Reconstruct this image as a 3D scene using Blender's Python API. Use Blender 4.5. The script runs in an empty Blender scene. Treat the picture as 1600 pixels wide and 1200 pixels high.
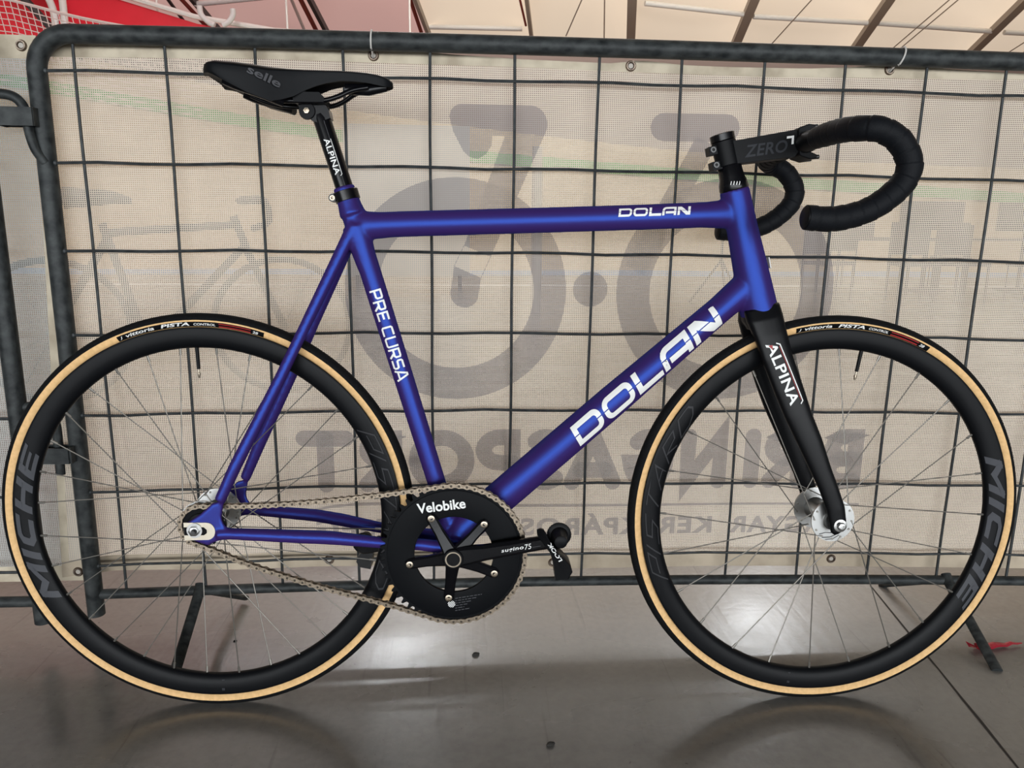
import bpy, bmesh, math, random
from math import sin, cos, pi, radians, hypot, atan2, sqrt
from mathutils import Vector, Matrix
random.seed(7)
C = bpy.context.scene.collection
S = bpy.context.scene

# ------------------------------------------------------------------ camera
cam_d = bpy.data.cameras.new('camera'); cam = bpy.data.objects.new('camera', cam_d); C.objects.link(cam)
cam_d.sensor_fit = 'HORIZONTAL'; cam_d.sensor_width = 36.0; cam_d.lens = 36.0*1151.28/1600
cam_d.clip_start = 0.02; cam_d.clip_end = 200
Rw, Uw, Fw = (.998146, -.060446, .007059), (.005326, .202314, .979306), (.060623, .977453, -.202261)
cam.matrix_world = Matrix(((Rw[0], Uw[0], -Fw[0], -.15933), (Rw[1], Uw[1], -Fw[1], -1.37324), (Rw[2], Uw[2], -Fw[2], .79652), (0, 0, 0, 1)))
S.camera = cam

# ------------------------------------------------------------------ world, lights, exposure
w = bpy.data.worlds.new('hall_air'); S.world = w; w.use_nodes = True
bg = w.node_tree.nodes['Background']; bg.inputs[0].default_value = (.86, .93, 1.0, 1); bg.inputs[1].default_value = .35
S.view_settings.view_transform = 'Standard'; S.view_settings.look = 'None'; S.view_settings.gamma = 1.0
S.view_settings.exposure = 0.0; S.view_settings.use_curve_mapping = False
S.cycles.use_denoising = True; S.cycles.max_bounces = 10; S.cycles.transparent_max_bounces = 16
S.cycles.sample_clamp_indirect = 6.0

def sun(name, rot, energy, angle, col):
    d = bpy.data.lights.new(name, 'SUN'); d.energy = energy; d.angle = angle; d.color = col
    o = bpy.data.objects.new(name, d); o.rotation_euler = rot; C.objects.link(o); return o
def area(name, loc, target, sx, sy, power, col=(1, .97, .92)):
    d = bpy.data.lights.new(name, 'AREA'); d.shape = 'RECTANGLE'; d.size = sx; d.size_y = sy; d.energy = power; d.color = col
    o = bpy.data.objects.new(name, d); o.location = loc
    o.rotation_euler = (Vector(target)-Vector(loc)).to_track_quat('-Z', 'Y').to_euler(); C.objects.link(o); return o
sun('daylight_on_roof', (radians(20), radians(8), 0), 5.6, radians(25), (1, .93, .84))
# high-bay lamps of the hall, then fill lights added to the scene
area('high_bay_and_fill_light', (-1.5, 13.5, 8.6), (-.2, 0, 0), 1.0, .45, 130, (.93, .97, 1))
area('high_bay_and_fill_light', (6.4, 13.5, 8.6), (.4, 0, 0), 1.0, .45, 120, (.93, .97, 1))

area('high_bay_and_fill_light', (-6.5, 11.5, 8.2), (-11, 20, 6.2), 1.4, .8, 210, (1, .96, .94))  # fill light added to brighten the red tarpaulin wall
area('roof_fill_light', (5, 15.5, 6.7), (6, 24, 7.4), 14, .8, 260, (1, .96, .9))  # unseen fill light added to lift the purlins and beams
# broad unseen fill light added to brighten the infield floor
area('infield_fill_light', (2, 13, 9.2), (2, 10, 0), 16, 6, 430, (.95, .98, 1))
# tall entrance front behind the photographer: daylight comes in level, below the added shade slab
area('entrance_daylight', (0, -12, 1.55), (0, 0, .75), 22, 2.5, 2050, (.93, .97, 1))

# ------------------------------------------------------------------ materials
def mat(name, col, rough=.5, metal=0.0, spec=.5, **kw):
    m = bpy.data.materials.new(name); m.use_nodes = True
    b = m.node_tree.nodes['Principled BSDF']
    b.inputs['Base Color'].default_value = (*col, 1); b.inputs['Roughness'].default_value = rough
    b.inputs['Metallic'].default_value = metal; b.inputs['Specular IOR Level'].default_value = spec
    for k, v in kw.items():
        b.inputs[k.replace('_', ' ')].default_value = v
    return m
def nodes(m): return m.node_tree.nodes, m.node_tree.links
def N(m, t, **kw):
    n = m.node_tree.nodes.new(t)
    for k, v in kw.items(): setattr(n, k, v)
    return n
def noise_col(m, scale, c0, c1, lo=.35, hi=.65, detail=6, stretch=(1, 1, 1), rough=None, bump=0, dist=.001):
    nd, lk = nodes(m); b = nd['Principled BSDF']
    tc = N(m, 'ShaderNodeTexCoord'); mp = N(m, 'ShaderNodeMapping'); mp.inputs['Scale'].default_value = stretch
    nz = N(m, 'ShaderNodeTexNoise'); nz.inputs['Scale'].default_value = scale; nz.inputs['Detail'].default_value = detail
    rp = N(m, 'ShaderNodeValToRGB'); rp.color_ramp.elements[0].position = lo; rp.color_ramp.elements[1].position = hi
    rp.color_ramp.elements[0].color = (*c0, 1); rp.color_ramp.elements[1].color = (*c1, 1)
    lk.new(tc.outputs['Object'], mp.inputs[0]); lk.new(mp.outputs[0], nz.inputs['Vector']); lk.new(nz.outputs['Fac'], rp.inputs[0])
    lk.new(rp.outputs[0], b.inputs['Base Color'])
    if rough:
        mr = N(m, 'ShaderNodeMapRange'); mr.inputs['To Min'].default_value = rough[0]; mr.inputs['To Max'].default_value = rough[1]
        lk.new(nz.outputs['Fac'], mr.inputs[0]); lk.new(mr.outputs[0], b.inputs['Roughness'])
    if bump:
        bp = N(m, 'ShaderNodeBump'); bp.inputs['Strength'].default_value = bump; bp.inputs['Distance'].default_value = dist
        lk.new(nz.outputs['Fac'], bp.inputs['Height']); lk.new(bp.outputs[0], b.inputs['Normal'])
    return m
M = {}
m = bpy.data.materials.new('blue_violet_paint'); m.use_nodes = True; M['paint'] = m      # violet ground coat under an azure metallic flake
nd, lk = nodes(m); nd.clear(); out = N(m, 'ShaderNodeOutputMaterial'); df = N(m, 'ShaderNodeBsdfDiffuse'); gl_ = N(m, 'ShaderNodeBsdfGlossy'); mx = N(m, 'ShaderNodeMixShader')
df.inputs[0].default_value = (.064, .026, .165, 1); gl_.inputs['Color'].default_value = (.008, .054, .255, 1); gl_.inputs['Roughness'].default_value = .42; mx.inputs[0].default_value = .47
lk.new(df.outputs[0], mx.inputs[1]); lk.new(gl_.outputs[0], mx.inputs[2]); lk.new(mx.outputs[0], out.inputs[0])
M['white'] = mat('white_decal', (.79, .79, .77), .45)
M['black'] = mat('black_carbon', (.0030, .0032, .0040), .38, 0, .16)
M['blackgloss'] = mat('black_gloss', (.003, .003, .004), .24, 0, .22)
M['blackmatte'] = mat('black_anodised', (.0030, .0033, .0042), .5, 0, .14)
M['plate'] = mat('black_chainring', (.0025, .0030, .0040), .55, 0, .10)
M['rim'] = mat('black_rim', (.0028, .0032, .0042), .45, 0, .13)
M['rimgrey'] = mat('grey_rim_decal', (.058, .060, .068), .5, 0, .2)
M['rimline'] = mat('dim_rim_outline', (.032, .032, .035), .5, 0, .2)
M['tread'] = noise_col(mat('tyre_tread_rubber', (.012, .012, .013), .75, 0, .12), 400, (.0028, .0030, .0035), (.006, .0064, .0072), bump=.2)
M['tan'] = noise_col(mat('tan_sidewall', (.56, .36, .17), .7, 0, .25), 160, (.68, .425, .19), (.78, .50, .235), detail=3)
M['pin'] = mat('chain_pin', (.05, .04, .03), .5, .7)
M['red'] = mat('red_decal', (.32, .02, .02), .5)
M['silver'] = mat('polished_alloy', (.42, .42, .41), .34, 1.0)
M['steel'] = mat('spoke_steel', (.26, .245, .22), .5, .85)
M['brass'] = mat('nickel_bolt', (.32, .27, .21), .35, 1.0)
M['chain'] = noise_col(mat('chain_steel', (.24, .19, .14), .45, .8), 300, (.17, .135, .10), (.30, .245, .185))
M['axle'] = mat('dark_axle', (.06, .06, .06), .35, .8)
M['tape'] = noise_col(mat('bar_tape', (.012, .013, .017), .62, 0, .15), 900, (.0028, .0034, .0048), (.0065, .0075, .010), bump=.25)
M['saddle'] = mat('saddle_cover', (.0030, .0036, .0048), .5, 0, .12)
M['saddlegrey'] = mat('dim_grey_print', (.060, .060, .066), .5, 0, .2)
M['zero'] = mat('dark_grey_print', (.022, .024, .029), .5, 0, .2)
M['slot'] = mat('dropout_plate', (.52, .47, .38), .38, .8)
M['galv'] = noise_col(mat('weathered_galvanised', (.06, .07, .07), .55, .2, .3), 95, (.012, .0145, .0155), (.050, .055, .055), .33, .68, 10, (.45, 1, .6), (.42, .68), .35, .0015)
M['wire'] = noise_col(mat('barrier_wire', (.05, .055, .055), .55, .3), 60, (.015, .018, .020), (.038, .043, .045))
M['eyelet'] = noise_col(mat('eyelet_brass', (.26, .21, .17), .38, .85), 90, (.10, .075, .06), (.24, .19, .15))
M['tie'] = mat('white_nylon', (.55, .53, .50), .45)
M['tieblk'] = mat('grey_nylon', (.16, .16, .16), .45)

def mesh_fabric(name, col, trans, hole=.34, pitch=.0036, stain=.1, hole_lo=None):
    """woven scrim: square holes let one look through, threads are part translucent"""
    m = bpy.data.materials.new(name); m.use_nodes = True; nd, lk = nodes(m); nd.clear()
    out = N(m, 'ShaderNodeOutputMaterial'); tc = N(m, 'ShaderNodeTexCoord'); sp = N(m, 'ShaderNodeSeparateXYZ')
    lk.new(tc.outputs['Object'], sp.inputs[0])
    def frac(o):
        a = N(m, 'ShaderNodeMath', operation='DIVIDE'); a.inputs[1].default_value = pitch; lk.new(o, a.inputs[0])
        f = N(m, 'ShaderNodeMath', operation='FRACT'); lk.new(a.outputs[0], f.inputs[0])
        s = N(m, 'ShaderNodeMath', operation='SUBTRACT'); s.inputs[1].default_value = .5; lk.new(f.outputs[0], s.inputs[0])
        b = N(m, 'ShaderNodeMath', operation='ABSOLUTE'); lk.new(s.outputs[0], b.inputs[0])
        l = N(m, 'ShaderNodeMath', operation='LESS_THAN'); l.inputs[1].default_value = hole*.5+.09; lk.new(b.outputs[0], l.inputs[0]); return l.outputs[0]
    mu = N(m, 'ShaderNodeMath', operation='MULTIPLY'); lk.new(frac(sp.outputs[0]), mu.inputs[0]); lk.new(frac(sp.outputs[2]), mu.inputs[1])
    df = N(m, 'ShaderNodeBsdfDiffuse'); tl = N(m, 'ShaderNodeBsdfTranslucent'); mx = N(m, 'ShaderNodeMixShader'); mx.inputs[0].default_value = trans
    nz = N(m, 'ShaderNodeTexNoise'); nz.inputs['Scale'].default_value = 9; nz.inputs['Detail'].default_value = 6; lk.new(tc.outputs['Object'], nz.inputs['Vector'])
    rp = N(m, 'ShaderNodeValToRGB'); rp.color_ramp.elements[0].position = .3; rp.color_ramp.elements[1].position = .62
    rp.color_ramp.elements[0].color = (*[c*(1-stain) for c in col], 1); rp.color_ramp.elements[1].color = (*col, 1)
    lk.new(nz.outputs['Fac'], rp.inputs[0]); lk.new(rp.outputs[0], df.inputs[0]); lk.new(rp.outputs[0], tl.inputs[0])
    lk.new(df.outputs[0], mx.inputs[1]); lk.new(tl.outputs[0], mx.inputs[2])
    tr = N(m, 'ShaderNodeBsdfTransparent'); m2 = N(m, 'ShaderNodeMixShader')
    lk.new(mu.outputs[0], m2.inputs[0]); lk.new(mx.outputs[0], m2.inputs[1]); lk.new(tr.outputs[0], m2.inputs[2]); lk.new(m2.outputs[0], out.inputs[0])
    return m
M['scrim'] = mesh_fabric('banner_mesh', (.86, .79, .685), .5)
M['print'] = mesh_fabric('banner_print', (.50, .465, .45), .45, stain=.05)
M['scrimgrey'] = mesh_fabric('far_banner_mesh', (.55, .58, .57), .45)
M['hem'] = noise_col(mat('banner_hem', (.60, .54, .45), .8, 0, .2), 20, (.37, .31, .23), (.56, .49, .375), .3, .6, 8)

M['hemlow'] = noise_col(mat('soiled_hem', (.5, .42, .32), .85, 0, .2), 14, (.33, .27, .20), (.50, .42, .32), .3, .65, 8)

def membrane(name, col):
    m = bpy.data.materials.new(name); m.use_nodes = True; nd, lk = nodes(m); nd.clear()
    out = N(m, 'ShaderNodeOutputMaterial'); df = N(m, 'ShaderNodeBsdfDiffuse'); tl = N(m, 'ShaderNodeBsdfTranslucent'); mx = N(m, 'ShaderNodeMixShader')
    df.inputs[0].default_value = (*col, 1); tl.inputs[0].default_value = (*col, 1); mx.inputs[0].default_value = .42
    lk.new(df.outputs[0], mx.inputs[1]); lk.new(tl.outputs[0], mx.inputs[2]); lk.new(mx.outputs[0], out.inputs[0]); return m
M['roof'] = membrane('roof_membrane', (.86, .74, .61)); M['roofbounce'] = membrane('roof_membrane_red_bounce', (.62, .40, .38))  # pink version has red light bounced off the tarpaulin put into its colour

# concrete floor
m = mat('concrete_floor', (.15, .14, .125), .3, 0, .5); M['floor'] = m
nd, lk = nodes(m); b = nd['Principled BSDF']; tc = N(m, 'ShaderNodeTexCoord')
def NZ(scale, detail, st=(1, 1, 1), dist=0, rot=0):
    mp = N(m, 'ShaderNodeMapping'); mp.inputs['Scale'].default_value = st; mp.inputs['Rotation'].default_value = (0, 0, rot); lk.new(tc.outputs['Object'], mp.inputs[0])
    n = N(m, 'ShaderNodeTexNoise'); n.inputs['Scale'].default_value = scale; n.inputs['Detail'].default_value = detail; n.inputs['Distortion'].default_value = dist
    lk.new(mp.outputs[0], n.inputs['Vector']); return n.outputs['Fac']
def RAMP(src, p0, c0, p1, c1):
    r = N(m, 'ShaderNodeValToRGB'); e = r.color_ramp.elements; e[0].position = p0; e[1].position = p1
    e[0].color = (*c0, 1); e[1].color = (*c1, 1); lk.new(src, r.inputs[0]); return r.outputs[0]
def MIX(kind, fac, a, bb):
    x = N(m, 'ShaderNodeMixRGB', blend_type=kind); x.inputs[0].default_value = fac; lk.new(a, x.inputs[1]); lk.new(bb, x.inputs[2]); return x.outputs[0]
big = NZ(2.2, 8, (1, 1.8, 1), .6); fine = NZ(70, 6); scr = NZ(55, 4, (1, .05, 1), .3, .9); scr2 = NZ(48, 4, (1, .05, 1), .3, -.35); spk = NZ(130, 2)
c = RAMP(big, .33, (.175, .166, .152), .66, (.262, .252, .234))
c = MIX('MULTIPLY', .35, c, RAMP(fine, .35, (.7, .7, .7), .6, (1, 1, 1)))
c = MIX('MULTIPLY', .55, c, RAMP(scr, .28, (.55, .55, .55), .36, (1, 1, 1)))
c = MIX('MULTIPLY', .55, c, RAMP(spk, .24, (.25, .24, .22), .28, (1, 1, 1)))
lk.new(c, b.inputs['Base Color'])
r1 = N(m, 'ShaderNodeMapRange'); r1.inputs['From Min'].default_value = .3; r1.inputs['From Max'].default_value = .7; r1.inputs['To Min'].default_value = .16; r1.inputs['To Max'].default_value = .36
lk.new(big, r1.inputs[0]); lk.new(r1.outputs[0], b.inputs['Roughness'])
ad = N(m, 'ShaderNodeMath', operation='ADD'); lk.new(scr, ad.inputs[0]); lk.new(scr2, ad.inputs[1])
ad2 = N(m, 'ShaderNodeMath', operation='ADD'); lk.new(ad.outputs[0], ad2.inputs[0]); lk.new(fine, ad2.inputs[1])
bp = N(m, 'ShaderNodeBump'); bp.inputs['Strength'].default_value = .22; bp.inputs['Distance'].default_value = .0010
lk.new(ad2.outputs[0], bp.inputs['Height']); lk.new(bp.outputs[0], b.inputs['Normal'])
b.inputs['IOR'].default_value = 1.6

M['track'] = noise_col(mat('track_timber', (.62, .50, .33), .5), 3, (.44, .35, .22), (.54, .44, .29), stretch=(.3, 4, 4))
M['green'] = mat('green_line', (.10, .33, .09), .6)
M['bluepaint'] = mat('blue_paint', (.22, .34, .52), .6)
M['linewhite'] = mat('line_white', (.75, .75, .72), .6)
M['farwall'] = noise_col(mat('hall_boards', (.24, .18, .16), .8), .8, (.21, .155, .14), (.27, .205, .185), stretch=(.2, 1, 2))
M['redcloth'] = noise_col(mat('red_tarpaulin', (.52, .008, .02), .5), .5, (.72, .006, .02), (.92, .018, .045))
M['beam'] = mat('roof_beam_steel', (.36, .30, .25), .6)
M['purlin'] = mat('roof_purlin', (.88, .87, .84), .4, .1)
M['beamred'] = mat('red_oxide_tube', (.30, .05, .035), .5)
M['beamdark'] = mat('dark_steel', (.05, .045, .045), .5)
M['pipe'] = mat('white_pipe', (.75, .73, .72), .5)
M['net'] = mat('net_cord', (.72, .55, .50), .8)
M['wrap'] = mat('red_foil', (.45, .03, .05), .28, .4)
M['crumb'] = mat('dark_crumb', (.02, .018, .015), .8)
M['board'] = mat('grey_board', (.55, .55, .53), .7)
M['furn'] = mat('dark_furniture', (.07, .062, .062), .6)
M['furnlight'] = mat('pale_furniture', (.42, .38, .33), .6)
M['shadeboard'] = mat('shade_slab_board', (.10, .095, .09), .8)
M['joint'] = mat('joint_filler', (.035, .03, .027), .85)

# ------------------------------------------------------------------ mesh helpers
def V(*a): return Vector(a)
def mkobj(name, verts, faces, m, parent=None, smooth=True, auto=None):
    me = bpy.data.meshes.new(name); me.from_pydata([tuple(v) for v in verts], [], faces); me.update()
    bm = bmesh.new(); bm.from_mesh(me); bmesh.ops.recalc_face_normals(bm, faces=bm.faces); bm.to_mesh(me); bm.free()
    ms = m if isinstance(m, (list, tuple)) else [m]
    for x in ms: me.materials.append(M[x])
    if smooth:
        for p in me.polygons: p.use_smooth = True
        me.set_sharp_from_angle(angle=radians(auto or 38))
    o = bpy.data.objects.new(name, me); C.objects.link(o)
    if parent: o.parent = parent
    return o
class MB:
    def __init__(s): s.v = []; s.f = []
    def add(s, vs, fs):
        n = len(s.v); s.v += [Vector(x) for x in vs]; s.f += [tuple(i+n for i in f) for f in fs]; return s
    def rings(s, rs, close=True, caps=True):
        n = len(rs[0]); vs = [p for r in rs for p in r]; fs = []
        for i in range(len(rs)-1):
            for j in range(n if close else n-1):
                k = (j+1) % n; fs.append((i*n+j, i*n+k, (i+1)*n+k, (i+1)*n+j))
        if caps and close: fs.append(tuple(range(n))); fs.append(tuple((len(rs)-1)*n+j for j in range(n)))
        return s.add(vs, fs)
    def tube(s, pts, r, seg=12, caps=True, up=None):
        """r: number, or list of numbers / (ru, rv) pairs; v axis follows 'up'"""
        pts = [Vector(p) for p in pts]; rs = []
        R = r if isinstance(r, (list, tuple)) else [r]*len(pts)
        nrm = None
        for i, p in enumerate(pts):
            a = pts[max(0, i-1)]; bq = pts[min(len(pts)-1, i+1)]; t = (bq-a).normalized()
            if nrm is None:
                q = Vector(up) if up else (Vector((0, 1, 0)) if abs(t.y) < .9 else Vector((1, 0, 0)))
                nrm = (q-t*q.dot(t)).normalized()
            else: nrm = (nrm-t*nrm.dot(t)).normalized()
            bi = t.cross(nrm); ru, rv = R[i] if isinstance(R[i], (list, tuple)) else (R[i], R[i])
            rs.append([p+nrm*(rv*cos(2*pi*j/seg))+bi*(ru*sin(2*pi*j/seg)) for j in range(seg)])
        return s.rings(rs, True, caps)
    def loop(s, pts, r, seg=8):
        pts = [Vector(p) for p in pts]; n = len(pts); rs = []; nrm = None
        for i in range(n):
            t = (pts[(i+1) % n]-pts[i-1]).normalized()
            ax = Vector((0, 1, 0)); nn = (ax-t*ax.dot(t)).normalized(); bi = t.cross(nn)
            rs.append([pts[i]+nn*r*cos(2*pi*j/seg)+bi*r*sin(2*pi*j/seg) for j in range(seg)])
        return s.rings(rs+[rs[0]], True, False)
    def lathe(s, prof, c, axis, seg=32, caps=True):
        """prof: (along, radius) pairs"""
        ax = Vector(axis).normalized(); q = Vector((1, 0, 0)) if abs(ax.x) < .9 else Vector((0, 0, 1))
        u = (q-ax*q.dot(ax)).normalized(); vv = ax.cross(u); c = Vector(c)
        return s.rings([[c+ax*a+u*(r*cos(2*pi*j/seg))+vv*(r*sin(2*pi*j/seg)) for j in range(seg)] for a, r in prof], True, caps)
    def prism(s, poly, a, bq):
        """poly: list of 3D points; extruded from +a to +bq vectors"""
        n = len(poly); a = Vector(a); bq = Vector(bq)
        vs = [Vector(p)+a for p in poly]+[Vector(p)+bq for p in poly]
        fs = [tuple(range(n)), tuple(range(n, 2*n))]+[(i, (i+1) % n, n+(i+1) % n, n+i) for i in range(n)]
        return s.add(vs, fs)
    def box(s, c, sx, sy, sz, rot=None):
        c = Vector(c); vs = [Vector((x*sx/2, y*sy/2, z*sz/2)) for x in (-1, 1) for y in (-1, 1) for z in (-1, 1)]
        if rot: vs = [rot @ x for x in vs]
        return s.add([c+x for x in vs], [(0, 1, 3, 2), (4, 5, 7, 6), (0, 1, 5, 4), (2, 3, 7, 6), (0, 2, 6, 4), (1, 3, 7, 5)])
    def sphere(s, c, r, seg=10, rings=6, sc=(1, 1, 1)):
        c = Vector(c)
        rr = [[c+Vector((r*sc[0]*sin(pi*i/rings)*cos(2*pi*j/seg), r*sc[1]*sin(pi*i/rings)*sin(2*pi*j/seg), r*sc[2]*cos(pi*i/rings))) for j in range(seg)] for i in range(rings+1)]
        return s.rings(rr, True, False)
    def build(s, name, m, parent=None, smooth=True, auto=None): return mkobj(name, s.v, s.f, m, parent, smooth, auto)
def cr(pts, k=6, closed=False):
    """Catmull-Rom through points (any dimension)"""
    P = [Vector(p) for p in pts]; n = len(P); out = []
    for i in range(n if closed else n-1):
        p0 = P[(i-1) % n] if closed or i else P[0]*2-P[1]; p1 = P[i]; p2 = P[(i+1) % n]
        p3 = P[(i+2) % n] if closed or i+2 < n else P[-1]*2-P[-2]
        for j in range(k):
            t = j/k; out.append(.5*((2*p1)+(p2-p0)*t+(2*p0-5*p1+4*p2-p3)*t*t+(3*p1-p0-3*p2+p3)*t**3))
    if not closed: out.append(P[-1])
    return out
def interp(x, tab):
    if x <= tab[0][0]: return tab[0][1]
    for (a, fa), (bq, fb) in zip(tab, tab[1:]):
        if x <= bq: return fa+(fb-fa)*(x-a)/(bq-a)
    return tab[-1][1]
# 2D decal shapes ---------------------------------------------------
def ribbon(pts, wd, closed=False, rnd=False):
    """stroke of width wd along 2D points -> (verts2d, faces)"""
    P = [Vector(p).to_2d() for p in pts]; P = [q for i, q in enumerate(P) if i == 0 or (q-P[i-1]).length > 1e-6]
    if closed and (P[0]-P[-1]).length < 1e-6: P.pop()
    n = len(P); vs = []; fs = []
    for i in range(n):
        if closed: a, bq = P[i-1], P[(i+1) % n]
        else: a, bq = P[max(0, i-1)], P[min(n-1, i+1)]
        d1 = (P[i]-a).normalized() if (P[i]-a).length > 1e-9 else None; d2 = (bq-P[i]).normalized() if (bq-P[i]).length > 1e-9 else None
        d1 = d1 or d2; d2 = d2 or d1; t = (d1+d2).normalized() if (d1+d2).length > 1e-6 else d1
        nn = Vector((-t.y, t.x)); k = max(.35, nn.dot(Vector((-d1.y, d1.x)))); h = wd/2/k
        vs += [P[i]+nn*h, P[i]-nn*h]
    for i in range(n if closed else n-1):
        j = (i+1) % n; fs.append((2*i, 2*i+1, 2*j+1, 2*j))
    if rnd and not closed:
        for e, q in ((P[0], P[1]), (P[-1], P[-2])):
            d = (e-q).normalized(); nn = Vector((-d.y, d.x)); k0 = len(vs)
            vs += [e+d*(wd/2*sin(pi*j/8))+nn*(wd/2*cos(pi*j/8)) for j in range(9)]; fs.append(tuple(range(k0, k0+9)))
    return vs, fs
def arc(cx, cy, rx, ry, a0, a1, n=10): return [(cx+rx*cos(radians(a0+(a1-a0)*i/n)), cy+ry*sin(radians(a0+(a1-a0)*i/n))) for i in range(n+1)]
def join2(*parts):
    v = []; f = []
    for pv, pf in parts:
        n = len(v); v += [Vector(x).to_2d() for x in pv]; f += [tuple(i+n for i in q) for q in pf]
    return v, f
def shift2(p, dx, dy, sx=1, sy=1, sh=0): return [Vector((dx+x.x*sx+sh*x.y, dy+x.y*sy)) for x in p[0]], p[1]
def font2(body, size=1.0, shear=0.0, bold=0.0, space=1.0):
    cu = bpy.data.curves.new('t', 'FONT'); cu.body = body; cu.size = size; cu.shear = shear; cu.offset = bold; cu.space_character = space; cu.resolution_u = 4
    o = bpy.data.objects.new('t', cu); C.objects.link(o); dg = bpy.context.evaluated_depsgraph_get(); dg.update()
    me = o.evaluated_get(dg).to_mesh(); v = [Vector((x.co.x, x.co.y)) for x in me.vertices]; f = [tuple(p.vertices) for p in me.polygons]
    o.evaluated_get(dg).to_mesh_clear(); bpy.data.objects.remove(o); bpy.data.curves.remove(cu); return v, f
def fit2(p, wd, ht=None):
    """bounding box to (0..wd, 0..ht), keeping aspect when ht is None"""
    xs = [q.x for q in p[0]]; ys = [q.y for q in p[0]]; x0, y0 = min(xs), min(ys); sx = wd/(max(xs)-x0); sy = sx if ht is None else ht/(max(ys)-y0)
    return [Vector(((q.x-x0)*sx, (q.y-y0)*sy)) for q in p[0]], p[1]
def refine(p, cell):
    """split long edges so the decal can follow a curved surface"""
    bm = bmesh.new(); vs = [bm.verts.new((q.x, q.y, 0)) for q in p[0]]
    for f in p[1]:
        try: bm.faces.new([vs[i] for i in f])
        except ValueError: pass
    bmesh.ops.triangulate(bm, faces=bm.faces)
    for it in range(5):
        es = [e for e in bm.edges if e.calc_length() > cell]
        if not es: break
        bmesh.ops.subdivide_edges(bm, edges=es, cuts=1); bmesh.ops.triangulate(bm, faces=bm.faces)
    bm.verts.index_update(); r = [Vector((q.co.x, q.co.y)) for q in bm.verts], [tuple(q.index for q in f.verts) for f in bm.faces]; bm.free(); return r
def cutgap(p, y0, y1):
    """remove a thin horizontal slit between y0 and y1"""
    bm = bmesh.new(); vs = [bm.verts.new((q.x, q.y, 0)) for q in p[0]]
    for f in p[1]: bm.faces.new([vs[i] for i in f])
    for y in (y0, y1): bmesh.ops.bisect_plane(bm, geom=bm.verts[:]+bm.edges[:]+bm.faces[:], plane_co=(0, y, 0), plane_no=(0, 1, 0))
    bmesh.ops.delete(bm, geom=[f for f in bm.faces if y0 < f.calc_center_median().y < y1], context='FACES')
    bm.verts.index_update(); r = [Vector((q.co.x, q.co.y)) for q in bm.verts], [tuple(q.index for q in f.verts) for f in bm.faces]; bm.free(); return r
def decal(name, p, fn, m, parent, cell=None):
    if cell: p = refine(p, cell)
    o = mkobj(name, [fn(q.x, q.y) for q in p[0]], p[1], m, parent, True); return o
def tag(o, label, cat, group=None, kind=None):
    o['label'] = label
    if cat: o['category'] = cat
    if group: o['group'] = group
    if kind: o['kind'] = kind
    return o
def structure(o, label=None):
    o['kind'] = 'structure'
    if label: o['label'] = label
    return o
def empty(name, loc=(0, 0, 0)):
    o = bpy.data.objects.new(name, None); o.location = loc; o.empty_display_size = .05; C.objects.link(o); return o
# ================================================================== THE BICYCLE
RW = .3344; WB = 1.02193; HX = WB
def B(s, t, n=0.0): return Vector((s, -n, t+RW))
bike = empty('bicycle')
bike.matrix_world = Matrix(((.9995055, .031418, .0012944, -.58194), (-.0314446, .9986584, .0411429, -.21454), (0, -.0411632, .9991524, 0), (0, 0, 0, 1)))
tag(bike, 'blue-violet track bicycle with tan-wall tyres leaning on the wire barrier', 'bicycle')
hd = Vector((-.0516, 0, .192)).normalized(); PA = B(.8404, .530)
STEER = Matrix.Translation(PA) @ Matrix.Rotation(.02423, 4, hd) @ Matrix.Translation(-PA)

# ---- frame: tubes fused like smooth welded alloy
fm = MB()
fm.tube([B(.2330, .5290), B(.2397, .5059), B(.2860, .3480), B(.3725, .0517), B(.4008, -.0505)], [.0166, .0168, .0168, .0152, .0152], 28)
fm.tube([B(.245, .4700), B(.34, .4740), B(.55, .4812), B(.70, .4868), B(.838, .4930)], [(.0170, .0200), (.0170, .0198), (.0165, .0196), (.0165, .0196), (.0170, .0200)], 28, up=(0, 0, 1))
fm.tube([B(.400, -.038), B(.44, -.001), B(.50, .0520), B(.66, .1945), B(.82, .3365), B(.878, .388)], [(.0245, .0270), (.0250, .0275), (.0250, .0278), (.0240, .0266), (.0215, .0222), (.0215, .0222)], 32, up=(-.65, 0, .75))
fm.tube([B(.8404, .5305), B(.8575, .467), B(.8733, .4080), B(.886, .360), B(.8925, .3365)], [.0226, .0240, .0270, .0292, .0298], 32)
fm.tube([B(.238, .4690), B(.262, .4705), B(.300, .4715)], [(.0175, .0270), (.0172, .0225), (.0165, .0195)], 28, up=(0, 0, 1))
fm.tube([B(.246, .487), B(.242, .500), B(.2375, .516)], [.0205, .0182, .0165], 28); fm.tube([B(.250, .470), B(.258, .440), B(.268, .405)], [.0215, .0190, .0163], 28)
fm.tube([B(.850, .4935), B(.828, .4925), B(.790, .4905)], [(.018, .0290), (.0172, .0225), (.0165, .0196)], 28, up=(0, 0, 1))
fm.tube([B(.886, .394), B(.866, .378), B(.830, .3455)], [(.0235, .0300), (.0222, .0245), (.0212, .0222)], 28, up=(-.65, 0, .75))
fm.lathe([(-.034, .0210), (.034, .0210)], B(.4008, -.0505), (0, 1, 0), 28)
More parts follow.
